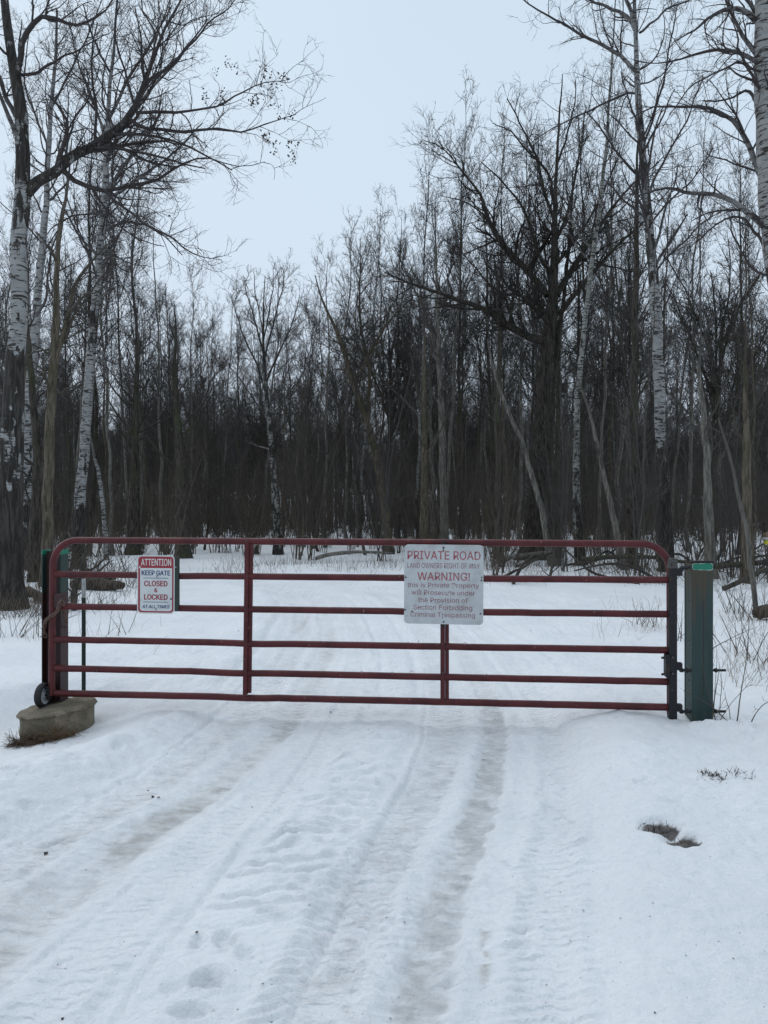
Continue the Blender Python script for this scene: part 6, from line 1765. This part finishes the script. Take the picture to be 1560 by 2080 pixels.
# square sign
s1 = Sign('warning_sign', 'square white sign reading PRIVATE ROAD in faded red, bolted to the middle of the gate', gp(819.5, 1106, .045), .61 / 860, R_(-.35), 195, 235)
s1.flat('panel', rrect(206, 232, 1058, 1090, 46), 0, .0025, M['sign_white'])
# outline leans like the sheet does
for body, x0, x1, yt, yb, mt, bo in (('PRIVATE ROAD', 240, 1026, 303, 392, 'ink_red_faded', .013), ('LAND OWNERS RIGHT OF WAY', 240, 1018, 432, 487, 'ink_mauve', .004), ('WARNING!', 348, 914, 533, 617, 'ink_red_faded', .013),
                                     ('this is Private Property', 240, 1012, 645, 694, 'ink_mauve', .006), ('will Prosecute under', 285, 968, 726, 776, 'ink_mauve', .006), ('the Provision of', 357, 892, 806, 858, 'ink_mauve', .006),
                                     ('Section Forbidding', 306, 940, 884, 936, 'ink_mauve', .006), ('Criminal Trespassing', 275, 970, 963, 1014, 'ink_mauve', .006)):
    s1.text(body, x0, x1, yt, yb, .0030, M[mt], bo)
for x, y, r in ((222, 590, .0068), (216, 942, .0068), (1038, 580, .006), (1036, 612, .0068), (1028, 970, .0065), (628, 292, .0065), (634, 1064, .008), (620, 1022, .004), (292, 957, .006), (972, 316, .006), (990, 608, .002), (420, 275, .0025), (260, 765, .0025), (236, 1008, .003), (950, 765, .004), (878, 545, .005), (782, 545, .004), (300, 300, .004), (370, 722, .004), (440, 815, .004), (1015, 345, .004), (940, 445, .005)):
    s1.dot(x, y, .0026, r, M['dark_steel'], 'bolt' if r > .0055 else 'pellet_mark', 8, .0025 if r > .0055 else .0012)
s1.dot(628, 265, .0026, .0085, M['bolt']); s1.dot(634, 1064, .005, .0045, M['alu'], th=.003)
for x, y in ((733, 676), (692, 765)):
    s1.dot(x, y, .0032, .0075, M['ink_white'], 'patch', 10, .001)
s1.flat('backing_strap', [(612, 200), (648, 200), (648, 1125), (612, 1125)], -.012, .010, M['black_steel'])

# small sign
s2 = Sign('attention_sign', 'small upright red and white sign reading ATTENTION KEEP GATE CLOSED on the gate', gp(279, 1127.5, .048), .308 / 1020, R_(-.2), 238, 225)
s2.flat('panel', rrect(240, 225, 1257, 1762, 112), 0, .0025, M['sign_white2'])
s2.flat('red_border', rrect(268, 258, 1230, 1730, 92), .0026, .0006, M['ink_red'])
pn = [(320, 562), (1190, 562)] + [p for p in rrect(320, 562, 1190, 1692, 72) if p[1] > 1500]
s2.flat('white_field', pn, .0034, .0006, M['sign_white2'])
s2.text('ATTENTION', 345, 1166, 322, 495, .0036, M['ink_white'], .022)
s2.text('KEEP GATE', 362, 1142, 628, 750, .0045, M['ink_navy'], .036)
s2.text('CLOSED', 430, 1072, 902, 1036, .0045, M['ink_red'], .042)
s2.text('&', 705, 800, 1090, 1195, .0045, M['ink_red'], .03)
s2.text('LOCKED', 430, 1076, 1256, 1390, .0045, M['ink_red'], .042)
s2.text('AT ALL TIMES', 378, 1132, 1536, 1614, .0045, M['ink_navy'], .034, .22)
s2.flat('rule', [(412, 818), (1090, 818), (1090, 832), (412, 832)], .0042, .0004, M['ink_navy'])
s2.flat('rule', [(412, 1448), (1090, 1448), (1090, 1462), (412, 1462)], .0042, .0004, M['ink_navy'])
s2.dot(1166, 1366, .0042, .007, M['dark_steel']); s2.dot(785, 775, .0042, .009, M['alu']); s2.dot(758, 1640, .0042, .009, M['alu']); s2.dot(335, 1405, .0042, .004, M['alu']); s2.dot(310, 540, .0036, .008, M['ink_white'], 'chip', 5, .0006)
m = MB(); a, b_ = gp(361, 1131, .030), gp(360, 1241, .030)
m.box((a + b_) / 2 - gdir * .012, (.050, .035, abs(a[2] - b_[2])), GM, .004)
m.build('backing_channel', M['tee_green'], s2.e)
s2.dot(1290, 532, -.000, .004, M['ink_white'], 'bolt')

# yellow box at the right edge
Z = 16
c = P(1560, 1096, Z)
yb = empty('marker_box', tuple(c), 'small box with yellow base and grey lid hanging at the right edge', 'box')
MB().box(c + gup * .10, (.16, .12, .10), None, .01).build('board', M['tan'], yb)
MB().box(c + gup * .02, (.19, .14, .055), None, .012).build('lid', M['greywhite'], yb)
MB().box(c - gup * .06, (.15, .11, .09), None, .012).build('cup', M['yellow'], yb)
MB().tube([c - gup * .105 + ey * .03, np.array([c[0], Z + .03, gh(c[0], Z) - .05])], .014, 8).build('stake', M['bark_brown'], yb)

# ------------------------------------------------------------------ crumbs on the snow
V, Fs = [], []
rr = random.Random(2)
spots = [(93, 1736, .018), (310, 1620, .02), (322, 1621, .012), (301, 1606, .01), (127, 2070, .01), (672, 1447, .014), (982, 1546, .008), (1260, 1866, .006), (1330, 2058, .006), (748, 1483, .010), (987, 1546, .006), (484, 1282, .016),
         (1395, 1283, .015), (1078, 1282, .012), (1330, 1283, .02), (772, 1247, .01), (650, 1218, .012), (822, 1878, .006), (1185, 1852, .006), (400, 1895, .008), (700, 1866, .004), (512, 1640, .006), (1320, 1862, .006)]
for k in range(150):
    spots.append((rr.uniform(0, 1560), 1400 + 680 * rr.random(), rr.uniform(.0015, .004)))
for px, py, s in spots:
    X, Y = G(px, py)
    z = gh(X, Y) + s * .2
    b0 = len(V)
    for k in range(5):
        t = k * 2 * PI / 5 + rr.random()
        V.append((X + math.cos(t) * s * rr.uniform(.5, 1.1), Y + math.sin(t) * s * rr.uniform(.4, 1), z + rr.uniform(-.2, .5) * s))
    V.append((X, Y, z + s * .5))
    Fs += [(b0 + k, b0 + (k + 1) % 5, b0 + 5) for k in range(5)]
tag(add('leaf_litter', make_mesh('leaf_litter', np.array(V), Fs, smooth=False), M['leaf']), 'dark crumbs of bark and leaf scattered over the snow', kind='stuff')
tot = sum(len(m.polygons) * 2 for m in bpy.data.meshes)
print('approx tris', tot, 'objects', len(COL.objects))
